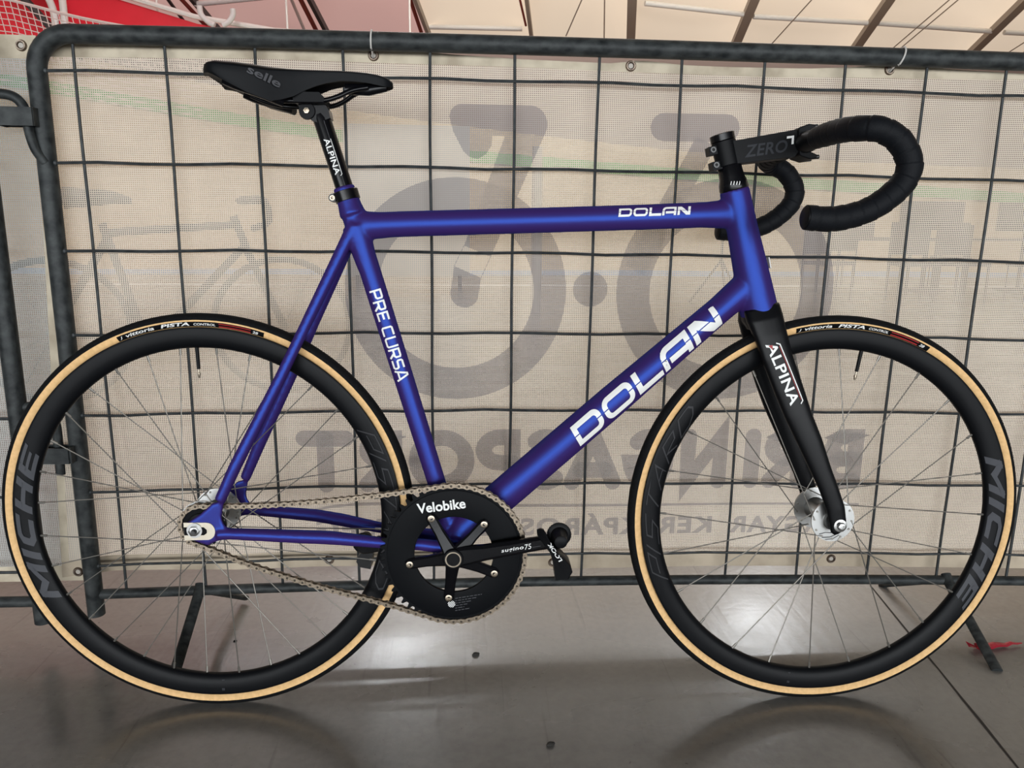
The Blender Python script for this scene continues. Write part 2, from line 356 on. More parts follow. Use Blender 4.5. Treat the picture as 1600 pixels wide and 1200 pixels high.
for sd in (1, -1):
    fm.tube([B(.2500, .470, .008*sd), B(.2370, .446, .0130*sd), B(.1715, .3135, .029*sd), B(.1325, .2335, .040*sd), B(.0625, .0985, .056*sd), B(.038, .046, .060*sd)], [.0125, .0102, .0088, .0090, .0098, .0088], 16)
    fm.tube([B(.030, -.0088, .059*sd), B(.05, -.0088, .057*sd), B(.159, -.0168, .050*sd), B(.204, -.0220, .042*sd), B(.293, -.0365, .030*sd), B(.345, -.0410, .025*sd), B(.39, -.0480, .022*sd)], [.0088, .0094, .0110, .0112, .0090, .0100, .0110], 16)
    dr = [(.0265, .0430), (.044, .0440), (.0392, .0200), (.0405, .010), (.047, .0010), (.047, -.0175), (.036, -.0185), (.0270, -.0215), (.0155, -.0275), (.004, -.0235), (-.006, -.0190), (-.0195, -.0165), (-.0195, .0105), (-.012, .0125), (.008, .0260)]
    fm.prism([B(a, bq, 0) for a, bq in dr], (0, -.0560*sd, 0), (0, -.0620*sd, 0))
tmp = fm.build('frame_cage', 'paint', None)
md = tmp.modifiers.new('r', 'REMESH'); md.mode = 'VOXEL'; md.voxel_size = .0016; md.use_smooth_shade = True
sm = tmp.modifiers.new('s', 'SMOOTH'); sm.factor = .5; sm.iterations = 26
dg = bpy.context.evaluated_depsgraph_get(); dg.update()
me = bpy.data.meshes.new_from_object(tmp.evaluated_get(dg)); bpy.data.objects.remove(tmp)
me.name = 'frame'
for p in me.polygons: p.use_smooth = True
me.materials.clear(); me.materials.append(M['paint'])
frame = bpy.data.objects.new('frame', me); C.objects.link(frame); frame.parent = bike
frame['label'] = 'satin blue and violet alloy frame with white lettering'

def tubemap(P0, P1, rv, rn, off, v0=0.0):
    """decal coords -> surface of a tube whose axis runs P0->P1 in (s, t); v measured round the tube"""
    P0 = Vector(P0); d = (Vector(P1)-P0).normalized(); up = Vector((-d.y, d.x))
    def f(u, v):
        a = (v+v0)/((rv+rn)/2); q = P0+d*u+up*((rv+off)*sin(a)); return B(q.x, q.y, (rn+off)*cos(a))
    return f
# letter shapes of the frame script: square, rounded, slightly slanted
def rr(x0, y0, x1, y1, r, corners=(1, 1, 1, 1)):
    """rounded rectangle outline, corners bl, br, tr, tl"""
    o = []
    for (cx, cy, a), k in zip(((x0, y0, 180), (x1, y0, 270), (x1, y1, 0), (x0, y1, 90)), corners):
        if k: o += arc(cx+(r if cx == x0 else -r), cy+(r if cy == y0 else -r), r, r, a, a+90, 6)
        else: o.append((cx, cy))
    return o
def script_dolan():
    t = .245; h = t/2; out = []; x = 0
    out.append(shift2(ribbon(rr(h, h, 1.5-h, 1-h, .26, (0, 1, 1, 0)), t, True), x, 0)); x += 1.66
    out.append(shift2(ribbon(rr(h, h, 1.62-h, 1-h, .26), t, True), x, 0)); x += 1.78
    out.append(shift2(ribbon([(h+.02, 1), (h+.02, h), (1.38, h)], t+.03), x, 0)); x += 1.50
    out.append(shift2(join2(ribbon([(h, 0), (h, .55)]+arc(h+.34, 1-h-.34, .34, .34, 180, 90, 6)+[(1.56-h, 1-h), (1.56-h, 0)], t+.02), ribbon([(h+.26, .33), (1.56-h, .33)], t+.02)), x, 0)); x += 1.72
    out.append(shift2(([Vector(q) for q in ((0, 0), (.26, 0), (.26, .62), (.98, 0), (1.45, 0), (1.45, 1), (1.17, 1), (1.17, .32), (.42, 1), (0, 1))], [(0, 1, 2, 8, 9), (2, 3, 7, 8), (3, 4, 5, 6, 7)]), x, 0)); x += 1.45
    p = join2(*out); return shift2(cutgap(p, .50, .545), 0, 0, 1, 1, .17), x
pd, Ld = script_dolan()
k = .0340; a0, a1 = (.5941, .1548), (.8182, .3445)
dd = (Vector(a1)-Vector(a0)).normalized()
def dtmap(u, v):    # down tube narrows towards the head
    q = Vector((.5941, .1538))+Vector((dd.x, dd.y))*u; rv = interp(q.x, [(.50, .0278), (.66, .0266), (.82, .0222)]); rn = interp(q.x, [(.50, .0250), (.66, .0240), (.82, .0215)])
    c_ = Vector((q.x, interp(q.x, [(.50, .0520), (.66, .1945), (.82, .3365)]))); a = (v-.0170)/((rv+rn)/2)
    q2 = c_+Vector((-dd.y, dd.x))*(rv+.0012)*sin(a); return B(q2.x, q2.y, (rn+.0012)*cos(a))
decal('frame_lettering', shift2(pd, 0, 0, .2960/(Ld+.1), k), dtmap, 'white', frame, .006)
decal('frame_lettering', shift2(pd, 0, 0, .1130/(Ld+.1), .0122), tubemap((.6565, .4850), (.7675, .4895), .0198, .0168, .0010, .0006), 'white', frame, .004)
def script_precursa():
    t = .17; h = t/2; G = {}
    G['P'] = (join2(ribbon([(h, 0), (h, 1-h), (.70, 1-h), (.82, .86), (.82, .52), (.70, .42), (h, .42)], t)), .94)
    G['R'] = (join2(ribbon([(h, 0), (h, 1-h), (.70, 1-h), (.82, .86), (.82, .54), (.70, .44), (h, .44)], t), ribbon([(.45, .44), (.86, 0)], t*1.1)), .96)
    G['E'] = (join2(ribbon([(.8, 1-h), (h, 1-h), (h, h), (.8, h)], t), ribbon([(h, .52), (.70, .52)], t)), .86)
    G['C'] = (join2(ribbon([(.86, 1-h), (.18, 1-h), (h, .82), (h, .18), (.18, h), (.86, h)], t)), .92)
    G['U'] = (join2(ribbon([(h, 1), (h, .18), (.18, h), (.78, h), (.88, .18), (.88, 1)], t)), 1.0)
    G['S'] = (join2(ribbon([(.84, 1-h), (.18, 1-h), (h, .84), (h, .60), (.16, .52), (.72, .48), (.80, .38), (.80, .18), (.70, h), (0, h)], t)), .92)
    G['A'] = (join2(ribbon([(0, 0), (.40, 1), (.56, 1), (.94, 0)], t), ribbon([(.18, .28), (.78, .28)], t*.9)), .98)
    x = 0; o = []
    for c in 'PRE CURSA':
        if c == ' ': x += .42; continue
        g, wd = G[c]; o.append(shift2(g, x, 0)); x += wd+.10
    return join2(*o), x
pp, Lp = script_precursa()
decal('frame_lettering', shift2(pp, 0, 0, .1500/Lp, .0182), tubemap((.2796, .3722), (.3218, .2280), .0166, .0166, .0011, -.0092), 'white', frame, .005)
# sloping edges of the welded driver-side dropout faces and the pale wear plates
sp = MB(); outline = [B(-.0188, .0118)]+[B(.0165+.0128*cos(a), -.0023+.0141*sin(a)) for a in [radians(90-i*15) for i in range(13)]]+[B(-.0188, -.0168)]
sp.prism(outline, (0, -.0624, 0), (0, -.0636, 0)); sp.build('dropout_plate', 'slot', frame)
sl = MB(); sl.prism([B(-.0185, .0045), B(.012, .0045), B(.0165, .0), B(.0165, -.005), B(.012, -.0085), B(-.0185, -.0085)], (0, -.0637, 0), (0, -.0640, 0)); sl.build('axle_slot', 'plate', frame)
hb = MB(); q = [B(.9022, .426, n) for n in (-.004, .006)]+[B(.9062, .409, n) for n in (.006, -.004)]; hb.prism(q, (-.003, 0, 0), (-.0012, 0, 0)); hb.build('head_badge', 'tie', frame)

# ---- seat clamp, seatpost, saddle
sdir = (B(.2330, .5290)-B(.3725, .0517)).normalized()
cl = MB(); cl.lathe([(-.0080, .0180), (-.0075, .0192), (.0070, .0192), (.0078, .0180), (.0078, .0150), (-.0080, .0150)], B(.2375, .5155), sdir, 32, False)
cl.lathe([(-.009, .0060), (.009, .0060)], B(.2170, .5115), (0, 1, 0), 16); cl.box(B(.2215, .5130), .012, .014, .0125, Matrix.Rotation(radians(-16), 3, 'Y').to_3x3())
sc_ = cl.build('seat_clamp', 'blackgloss', bike)
bo = MB(); bo.lathe([(.0085, .0040), (.0098, .0040), (.0098, .0024), (.0090, .0020)], B(.2170, .5115), (0, -1, 0), 16); bo.build('clamp_bolt', 'brass', sc_)
po = MB(); p0, p1 = B(.2390, .512), B(.2040, .6270)
po.tube([p0, p1, B(.2012, .634)], [.0136, .0136, .0125], 28)
hp = [(.1995, .6215), (.2185, .6280), (.2165, .640), (.2080, .6520), (.198, .6575), (.1850, .6560), (.1730, .6520), (.1715, .6450), (.1820, .6325), (.1905, .6240)]
po.prism([B(a, bq) for a, bq in hp], (0, -.0120, 0), (0, .0120, 0))
post = po.build('seatpost', 'blackgloss', bike)
ck = MB(); ck.prism([B(a, bq) for a, bq in [(.168, .6480), (.212, .6480), (.2135, .6545), (.206, .662), (.174, .662), (.167, .6545)]], (0, -.0260, 0), (0, .0260, 0)); ck.build('rail_clamp', 'blackmatte', post)
bb = MB(); bb.lathe([(.0118, .0125), (.0150, .0118), (.0152, .0070)], B(.1845, .6375), (0, -1, 0), 24); bb.build('head_cap', 'blackmatte', post)
bb = MB(); bb.lathe([(.0150, .0046), (.0178, .0044), (.0180, .0026), (.0160, .0022)], B(.1845, .6375), (0, -1, 0), 6); bb.build('clamp_bolt', 'brass', post)
bb = MB(); bb.lathe([(0, .0022), (.012, .0022)], B(.1805, .662, .010), (.02, 0, 1), 10); bb.build('clamp_bolt', 'axle', post)
pa_ = (.2054, .5975); pb_ = (.2247, .5454)
alp = fit2(font2('ALPINA', 1, .0, .012, 1.05), .0545, .0085)
dv = (Vector((.2390-.2040, .512-.627))).normalized(); st = Vector((.2040, .627))+dv*.030
decal('post_lettering', alp, tubemap(st, st+dv, .0136, .0136, .0006, -.0052), 'white', post, .003)
decal('post_lettering', ribbon([(.002, .0103), (.0555, .0103), (.0575, .0075)], .0008), tubemap(st, st+dv, .0136, .0136, .0006, -.0052), 'white', post, .004)
decal('post_scale', ribbon([(-.026, .004), (.082, .004)], .0007), tubemap(st, st+dv, .0136, .0136, .0005, 0), 'saddlegrey', post, .004)

def saddle_mesh():
    wtab = [(.046, .046), (.054, .062), (.068, .068), (.095, .067), (.125, .058), (.155, .043), (.185, .0300), (.215, .0235), (.25, .0205), (.29, .0185), (.303, .015), (.3115, .006)]
    top = [(.046, .6925), (.054, .6985), (.065, .7015), (.1, .7005), (.136, .6970), (.174, .6952), (.23, .6962), (.27, .6945), (.295, .6905), (.306, .6870), (.3115, .6820)]
    droop = [(.046, .006), (.07, .012), (.1, .014), (.14, .012), (.18, .006), (.3, .004)]
    skirt = [(.046, .008), (.06, .012), (.08, .020), (.11, .032), (.14, .040), (.165, .036), (.19, .0235), (.21, .0160), (.235, .0115), (.265, .0110), (.295, .0125), (.306, .010), (.3115, .003)]
    flare = [(.046, 1.0), (.1, .98), (.13, .92), (.16, .90), (.2, .92), (.31, .95)]
    rs = []; xs = [.046, .0485, .052, .058, .068, .08, .095, .11, .125, .14, .155, .17, .185, .2, .215, .235, .255, .275, .29, .298, .304, .308, .3105, .3115]
    for x in xs:
        wd, tz, dp, sk, fl = interp(x, wtab), interp(x, top), interp(x, droop), interp(x, skirt), interp(x, flare); half = []
        for i in range(9):
            a = i/8*pi/2; yy = wd*sin(a)**.9; zz = tz-dp*(1-cos(a))**1.0*1.0; half.append((yy, zz))
        ez = tz-dp
        half += [(wd*.995*fl, ez-sk*.35), (wd*fl, ez-sk*.75), (wd*fl*.97, ez-sk), (wd*fl*.86, ez-sk*.98), (wd*fl*.55, ez-sk*.55)]
        ring = [B(x, z, y) for y, z in half]+[B(x, z, -y) for y, z in reversed(half[1:])]
        rs.append(ring)
    return MB().rings(rs, True, True)
sad = saddle_mesh().build('saddle', 'saddle', bike, True, 60)
for sd in (1, -1):     # glossy shell edges under the cover
    sh = MB(); sh.tube(cr([B(.075, .672, .045*sd), B(.092, .665, .046*sd), B(.125, .655, .040*sd), B(.155, .645, .030*sd)], 4), [(.006, .007)]*13, 10); sh.build('saddle_shell', 'blackgloss', sad)
sh = MB(); sh.tube([B(.240, .6720), B(.275, .6715), B(.302, .6760)], [(.008, .005), (.009, .006), (.007, .005)], 10); sh.build('nose_bracket', 'blackgloss', sad)
for sd in (1, -1):
    MB().tube(cr([B(.088, .668, .036*sd), B(.115, .657, .030*sd), B(.145, .6505, .0225*sd), B(.18, .6500, .022*sd), B(.212, .6510, .022*sd), B(.232, .6570, .0195*sd), B(.252, .6675, .013*sd), B(.275, .6730, .008*sd)], 5), .0037, 10).build('rail', 'blackgloss', sad)
def on_saddle(u, v):    # the maker's print on the flank of the cover
    x = .113+u; z = .6790-.42*u+v; wd = interp(x, [(.046, .046), (.068, .068), (.095, .067), (.125, .058), (.155, .043), (.185, .030), (.215, .0235)]); tz = interp(x, [(.1, .7005), (.136, .6970), (.174, .6952)]); dp = interp(x, [(.1, .014), (.14, .012), (.18, .006)])
    if z > tz-dp: a = math.acos(max(-1, min(1, 1-(tz-z)/dp))); y = wd*sin(a)**.9
    else: y = wd*.985
    return B(x, z+.0005, y+.0016)
decal('saddle_lettering', fit2(font2('selle', 1, .25, .02), .042, .0125), on_saddle, 'saddlegrey', sad, .004)

# ---- wheels
def wheel(name, cx, nsp, phase, valve, flr, cross, label0, label1, miche, pist, steer):
    P = lambda r, a, n: B(cx+r*cos(a), r*sin(a), n)
    NS = 128
    prof = [(.3105, .0095), (.3128, .0108), (.3118, .0114), (.3085, .0116), (.3020, .0117), (.2950, .0112), (.2880, .0096), (.2825, .0070), (.2798, .0035), (.2792, 0)]
    full = prof+[(r, -n) for r, n in reversed(prof[:-1])]
    mb = MB(); mb.rings([[P(r, 2*pi*i/NS, n) for r, n in full] for i in range(NS)]+[[P(r, 0, n) for r, n in full]], True, False)
    rim = mb.build(name, 'rim', bike)
    rim['label'] = 'deep black rim wheel with tan-wall tyre'
    if steer: rim.matrix_basis = STEER
    # tyre: torus, tread and sidewalls
    vs = []; fs = []; mi = []; K = 26; rc, rt = .3226, .0118
    for i in range(NS):
        for j in range(K):
            ph = 2*pi*j/K; vs.append(P(rc+rt*cos(ph), 2*pi*i/NS, rt*sin(ph)))
    for i in range(NS):
        for j in range(K):
            i2 = (i+1) % NS; j2 = (j+1) % K; fs.append((i*K+j, i*K+j2, i2*K+j2, i2*K+j)); pm = abs(((j+.5)*360/K+180) % 360-180); mi.append(0 if pm < 80 else 1)
    ty = mkobj('tyre', vs, fs, ['tread', 'tan'], rim)
    for p, q in zip(ty.data.polygons, mi): p.material_index = q
    # sidewall label
    a0, a1 = radians(label0), radians(label1)
    def side(u, v, off=.0006):      # u metres along the tyre clockwise, v radius
        r = v; ph = math.acos(max(-1, min(1, (r-rc)/(rt)))); rr_ = rt+off
        return P(rc+rr_*cos(ph), a0-u/.3185, rr_*sin(ph))
    Ll = (a0-a1)*.3185
    band = ([Vector((Ll*i/60, r)) for i in range(61) for r in (.3138, .3168, .3192, .3215)], [(4*i+j, 4*i+j+1, 4*i+5+j, 4*i+4+j) for i in range(60) for j in range(3)])
    lb = decal('tyre_label', band, lambda u, v: side(u, v, .0004), 'plate', rim)
    def word(txt, u0, wd, ht, m, bold=.01, sh=.2, v0=.3155): decal('tyre_lettering', shift2(fit2(font2(txt, 1, sh, bold), wd, ht), u0, v0), lambda u, v: side(u, v, .0008), m, rim, .004)
    s = Ll/.232
    word('J', .004*s, .0045, .0042, 'white'); word('vittoria', .014*s, .046*s, .0048, 'white', .02); word('PISTA', .0705*s, .045*s, .0052, 'white', .03)
    word('CONTROL', .122*s, .034*s, .0036, 'white', .02, .2, .3158)
    decal('tyre_label', shift2(([Vector((i/10, j)) for i in range(11) for j in (0, 1)], [(2*i, 2*i+1, 2*i+3, 2*i+2) for i in range(10)]), .1610*s, .3147, .050*s, .0056), lambda u, v: side(u, v, .0007), 'red', rim)
    word('28', .2140*s, .009*s, .004, 'white', .02)
    # rim print
    def onrim(u, v, off=.0009):     # u angle in rad clockwise, v radius
        n = interp(v, [(.2792, 0), (.2798, .0035), (.2825, .0070), (.2880, .0096), (.2950, .0112), (.3020, .0117), (.3085, .0116)])
        return n+off
    def ringmap(start): return lambda u, v: P(v, start-u, onrim(u, v))
    t = .26; G = {'M': (join2(ribbon([(.13, 0), (.13, 1)], t), ribbon([(.06, .95), (.62, .35), (1.20, .95)], t), ribbon([(1.13, 0), (1.13, 1)], t)), 1.26), 'I': (ribbon([(.14, 0), (.14, 1)], t), .28),
        'C': (join2(ribbon([(.95, .87), (.30, .87), (.13, .72), (.13, .28), (.30, .13), (.95, .13)], t)), .98), 'H': (join2(ribbon([(.13, 0), (.13, 1)], t), ribbon([(.87, 0), (.87, 1)], t), ribbon([(.1, .5), (.9, .5)], t)), 1.0),
        'E': (join2(ribbon([(.9, .89), (.13, .89)], t*.85), ribbon([(.13, 1), (.13, 0)], t), ribbon([(.1, .5), (.8, .5)], t*.7), ribbon([(.9, .11), (.1, .11)], t*.85)), .92)}
    o = []; x = 0
    for ch in 'MICHE': g, wd = G[ch]; o.append(shift2(g, x, 0)); x += wd+.20
    pm = join2(*o); m0, m1 = radians(miche[0]), radians(miche[1]); L = (m0-m1) % (2*pi)
    decal('rim_lettering', shift2(pm, 0, .2832, L/(x+.2), .0245, .30*L/x), ringmap(m0), 'rimgrey', rim, .012)
    o = []; x = 0
    D = {'P': ([(0, 0), (0, 1), (.8, 1), (.8, .45), (.15, .45)], .95), 'I': ([(0, 0), (0, 1)], .25), 'S': ([(.8, 1), (0, .9), (.1, .5), (.8, .45), (.7, 0), (0, 0)], .95), 'T': ([(0, 1), (.9, 1), (.45, .95), (.45, 0)], .95),
         'A': ([(0, 0), (.4, 1), (.8, 0), (.65, .35), (.15, .35)], .95), 'R': ([(0, 0), (0, 1), (.75, .9), (.75, .5), (.1, .45), (.8, 0)], .95), 'D': ([(0, 0), (0, 1), (.6, 1), (.85, .7), (.85, .3), (.6, 0), (0, 0)], .95)}
    for ch in 'PISTARD': pts, wd = D[ch]; o.append(shift2(ribbon(pts, .075), x, 0)); x += wd+.18
    p0, p1 = radians(pist[0]), radians(pist[1]); L = (p0-p1) % (2*pi)
    decal('rim_lettering', shift2(join2(*o), 0, .2850, L/(x+.3), .0215, .5*L/x), ringmap(p0), 'rimline', rim, .012)
    for k_ in (0, 1):    # small printed mark opposite the valve
        va = radians(valve+180); decal('rim_lettering', shift2(join2(*[shift2(ribbon([(0, 0), (0, 1)], .5), i*.8, j*1.3) for i in range(3) for j in range(2)]), 0, .3005 if k_ == 0 else .2862, .0065, .0016 if k_ == 0 else .0006), ringmap(va+.008), 'rimgrey', rim, .012)
    va = radians(valve)
    # valve
    vd = Vector((cos(va), 0, sin(va))); mb = MB(); mb.lathe([(.245, .0028), (.281, .0031), (.2815, .0042), (.284, .0042)], B(cx, 0), vd, 12)
    vl = mb.build('valve', 'blackmatte', rim); mb = MB(); mb.lathe([(.2310, .0012), (.236, .0024), (.239, .0024), (.2395, .0016), (.2455, .0016)], B(cx, 0), vd, 10); mb.build('valve_tip', 'brass', rim)
    # hub
    fn = .033; pr = [(-fn-.0015, .012), (-fn-.0015, flr), (-fn+.0015, flr), (-fn+.0022, .019), (-fn+.010, .0155), (0, .0145), (fn-.010, .0155), (fn-.0022, .019), (fn-.0015, flr), (fn+.0015, flr), (fn+.0016, .0165), (fn+.006, .0150), (fn+.006, .009)]
    mb = MB(); mb.lathe(pr, B(cx, 0), (0, -1, 0), 48, False)
    hub = mb.build('hub', 'silver', rim, True, 25)
    hr = flr-.0045
    for i in range(nsp):    # spoke head at each flange hole
        a = radians(phase+i*360/nsp); fl = fn if i % 2 == 0 else -fn; sg = 1 if (i//2) % 2 == 0 else -1
        ha = a+sg*cross; sk_ = MB().lathe([(-.0026, .0018), (.0026, .0018)], P(hr, ha, fl), (0, 1, 0), 8)
        sk_.tube([P(hr, ha, fl+(.0018 if sg > 0 else -.0018)), P(.2815, a, fl*.03)], .00092, 6).build('spoke', 'steel', rim)
        MB().tube([P(.2690, a+(ha-a)*.004, fl*.08), P(.2840, a, fl*.02)], .0019, 6).build('spoke_nipple', 'steel', rim)
    return rim, hub
rear, rhub = wheel('rear_wheel', 0.0, 32, 6.4, 91.2, .0375, radians(65), 112.8, 71.0, (-151.4, 154.3), (31, -26), False)
front, fhub = wheel('front_wheel', WB, 24, -1.05, 81.0, .0360, radians(58), 103.1, 61.8, (20.5, -35.4), (-157.6, 140.0), True)
# rear axle, lockring, sprocket
mb = MB(); mb.lathe([(-.070, .0048), (.072, .0048)], B(0, 0), (0, -1, 0), 14); mb.lathe([(.0722, .0032), (.0760, .0030)], B(0, 0), (0, -1, 0), 12); mb.build('axle', 'axle', rear)
mb = MB(); mb.lathe([(.0630, .0118), (.0648, .0118), (.0650, .0095), (.0655, .0082), (.0705, .0080), (.0712, .0066)], B(-.002, -.0005), (0, -1, 0), 6); mb.lathe([(.0635, .0120), (.0655, .0120), (.0655, .0092)], B(-.002, -.0005), (0, -1, 0), 24); mb.build('axle_nut', 'silver', rear)
mb = MB(); mb.lathe([(-.0630, .0085), (-.0710, .0080)], B(0, 0), (0, -1, 0), 6); mb.build('axle_nut', 'silver', rear)
def sprocket(c, T, n0, n1, rin, holes=0):
    Rp = .0127/2/sin(pi/T); o = []
    for i in range(T):
        for da, r in ((-.5, Rp-.0042), (-.30, Rp-.0035), (-.13, Rp+.0028), (0, Rp+.0042), (.13, Rp+.0028), (.30, Rp-.0035)):
            a = 2*pi*(i+.5+da)/T; o.append((c[0]+r*cos(a), c[1]+r*sin(a)))
    n = len(o); inn = [(c[0]+rin*cos(2*pi*i/n-pi/T*0), c[1]+rin*sin(2*pi*i/n)) for i in range(n)]
    vs = [B(x, y, nn) for nn in (n0, n1) for x, y in o+inn]; fs = []
    for i in range(n):
        j = (i+1) % n; fs += [(i, j, n+j, n+i), (2*n+i, 2*n+j, 3*n+j, 3*n+i), (i, j, 2*n+j, 2*n+i), (n+i, n+j, 3*n+j, 3*n+i)]
    return vs, fs, Rp
vs, fs, RS = sprocket((0, 0), 16, .0415, .0445, .017); mkobj('sprocket', vs, fs, 'plate', rear, True, 20)
mb = MB(); mb.lathe([(.036, .0215), (.0425, .0215), (.0460, .0205), (.0470, .0185), (.0470, .010)], B(0, 0), (0, -1, 0), 24); mb.build('lockring', 'blackmatte', rear)
# front axle bolt, washer
mb = MB(); mb.lathe([(-.056, .0046), (.0600, .0046)], B(WB, 0), (0, -1, 0), 14); mb.build('axle', 'axle', front)
mb = MB(); mb.lathe([(.0540, .0105), (.0560, .0105), (.0565, .0085)], B(WB+.002, -.002), (0, -1, 0), 24); mb.lathe([(.0560, .0068), (.0625, .0066), (.0632, .0050), (.0632, .0030), (.0615, .0030)], B(WB+.002, -.002), (0, -1, 0), 6); mb.build('axle_nut', 'silver', front)
dec = [ribbon([(-.022, -.0235), (-.012, -.0205), (.006, -.0215), (.019, -.0185)], .0012), ribbon([(-.017, -.029), (-.003, -.0285), (.008, -.0235)], .0012), ribbon([(-.011, -.0325), (.002, -.0315), (.012, -.025)], .0010)]
decal('hub_mark', join2(*dec), lambda u, v: B(WB+u, v, .0349), 'plate', front)

# ---- fork, headset, stem, bars: all turn with the steering
fk = MB()
for sd in (1, -1):
    rows = [(.348, .8900, .0285, .0150, .012), (.330, .8935, .0288, .0145, .020), (.305, .9010, .0262, .0115, .0275), (.27, .9115, .0245, .0105, .0335), (.22, .9310, .0235, .0098, .0385), (.18, .9472, .0218, .0094, .0415), (.135, .9690, .0200, .0088, .0442), (.09, .9890, .0168, .0080, .0465), (.06, 1.0030, .0155, .0074, .0480), (.025, 1.0170, .0150, .0066, .0495), (.0, 1.0225, .0140, .0058, .0500), (-.012, 1.0215, .0105, .0054, .0502), (-.018, 1.0205, .004, .004, .0502)]
    rs = []
    for t_, s_, hw, hn, nn in rows:
        ring = []
        for j in range(24):
            a = 2*pi*j/24; cx_, cy_ = cos(a), sin(a)
            ring.append(B(s_+hw*abs(cx_)**.85*(1 if cx_ > 0 else -1)*.97, t_+hw*abs(cx_)*(1 if cx_ > 0 else -1)*.26, (nn+hn*abs(cy_)**.8*(1 if cy_ > 0 else -1))*sd))
        rs.append(ring)
    fk.rings(rs, True, True)
fk.tube([B(.8885, .3530), B(.8945, .3310), B(.8985, .316)], [.0285, .0296, .0240], 32)
tmp = fk.build('fork_cage', 'black', None)
md = tmp.modifiers.new('r', 'REMESH'); md.mode = 'VOXEL'; md.voxel_size = .0014; sm = tmp.modifiers.new('s', 'SMOOTH'); sm.factor = .5; sm.iterations = 10
dg = bpy.context.evaluated_depsgraph_get(); dg.update(); me = bpy.data.meshes.new_from_object(tmp.evaluated_get(dg)); bpy.data.objects.remove(tmp); me.name = 'fork'
for p in me.polygons: p.use_smooth = True
me.materials.clear(); me.materials.append(M['black'])
fork = bpy.data.objects.new('fork', me); C.objects.link(fork); fork.parent = bike; fork.matrix_basis = STEER
fork['label'] = 'black carbon fork with white and red lettering'
f0, f1 = Vector((.8885, .2900)), Vector((.9320, .1920)); fd = (f1-f0).normalized(); fu = Vector((-fd.y, fd.x))
def forkmap(u, v):
    q = f0+fd*u+fu*v; nn = interp(q.y, [(.18, .0415), (.22, .0385), (.27, .0335), (.305, .0275), (.33, .02)]); c = interp(q.y, [(.18, .9472), (.22, .9310), (.27, .9115), (.305, .9010), (.33, .8935)])
    hn = interp(q.y, [(.18, .0094), (.22, .0098), (.27, .0105), (.305, .0115)]); hw = interp(q.y, [(.18, .0218), (.22, .0235), (.27, .0245), (.305, .0262)])
    x = max(-.98, min(.98, (q.x-c)/hw)); return B(q.x, q.y, nn+hn*(1-abs(x)**2.3)**.42+.0011)
decal('fork_lettering', fit2(font2('ALPINA', 1, 0, .02, 1.06), .1045, .0165), forkmap, 'white', fork, .004)
decal('fork_lettering', ribbon([(.004, .0165), (.008, .0215), (.1045, .0215), (.108, .0165)], .0018), forkmap, 'white', fork, .004)
decal('fork_lettering', ribbon([(.010, .0192), (.102, .0192)], .0009), forkmap, 'red', fork, .004)
decal('fork_lettering', ([Vector(q) for q in ((.003, .0035), (.012, .0075), (.004, .0100))], [(0, 1, 2)]), lambda u, v: forkmap(u, v)+Vector((0, -.0003, 0)), 'red', fork, .004)
hs = MB(); ax = hd
hs.lathe([(-.002, .0215), (.001, .0225), (.010, .0215), (.018, .0190), (.036, .0178), (.0375, .0170)], B(.8404, .5305), ax, 32); hsp = hs.build('headset_spacer', 'blackgloss', bike); hsp.matrix_basis = STEER
dk = [ribbon([(i*.0042, 0), (i*.0042+.0022, .0055)], .0011) for i in range(4)]
decal('spacer_mark', join2(*dk), lambda u, v: B(.8400, .5305)+ax*(.0045+v)+Vector((.0216*sin((u-.011)/.021), -.0221*cos((u-.011)/.021), 0)), 'white', hsp)
def bez(o, wd=.0015):
    md = o.modifiers.new('b', 'BEVEL'); md.width = wd; md.segments = 2; md.limit_method = 'ANGLE'; return o
sm_ = MB(); sc0 = B(.8290, .5660)
sm_.lathe([(0, .0178), (.0005, .0184), (.0370, .0184), (.0375, .0178)], sc0, ax, 28)
sm_.prism([B(a, bq) for a, bq in [(.828, .5655), (.838, .5672), (.9275, .5785), (.9330, .5860), (.9300, .6180), (.9240, .6185), (.836, .6020), (.822, .6010)]], (0, -.0155, 0), (0, .0155, 0))
sm_.box(B(.806, .5880), .022, .020, .013, Matrix.Rotation(radians(-12), 3, 'Y').to_3x3()); sm_.box(B(.8120, .5655), .022, .020, .013, Matrix.Rotation(radians(-12), 3, 'Y').to_3x3())
stem = bez(sm_.build('stem', 'blackmatte', bike), .0022); stem.matrix_basis = STEER
mb = MB(); mb.lathe([(.038, .0178), (.0385, .0188), (.0480, .0188), (.0490, .0175), (.0490, .006), (.0500, .0055)], sc0, ax, 28); mb.build('top_cap', 'blackgloss', stem)
for tt in (.5880, .5655):
    mb = MB(); mb.lathe([(-.0118, .0045), (.0118, .0045), (.0118, .0024), (.010, .0022)], B(.8010 if tt > .57 else .8070, tt), (0, -1, 0), 12); mb.build('bolt', 'axle', stem)
fp = MB(); fp.prism([B(a, bq) for a, bq in [(.9330, .5810), (.9350, .5790), (.9500, .5745), (.9600, .5760), (.9610, .5815), (.9520, .5850), (.9480, .5890), (.9440, .6100), (.9470, .6160), (.9560, .6205), (.9550, .6260), (.9450, .6270), (.9300, .6215), (.9285, .6185)]], (0, -.0205, 0), (0, .0205, 0)); bez(fp.build('faceplate', 'blackmatte', stem), .0015)
for tt, xx in ((.6235, .9520), (.5785, .9570)):
    for nn in (-.0135, .0135): mb = MB(); mb.lathe([(-.006, .0034), (.0090, .0034), (.0092, .0018)], B(xx, tt, nn), (1, 0, .12), 10); mb.build('bolt', 'axle', stem)
smap = lambda u, v: B(.8490+u, .5760+.145*u+v, .0159)
decal('stem_lettering', fit2(font2('ZERO', 1, .12, .02, 1.05), .066, .0185), smap, 'zero', stem)
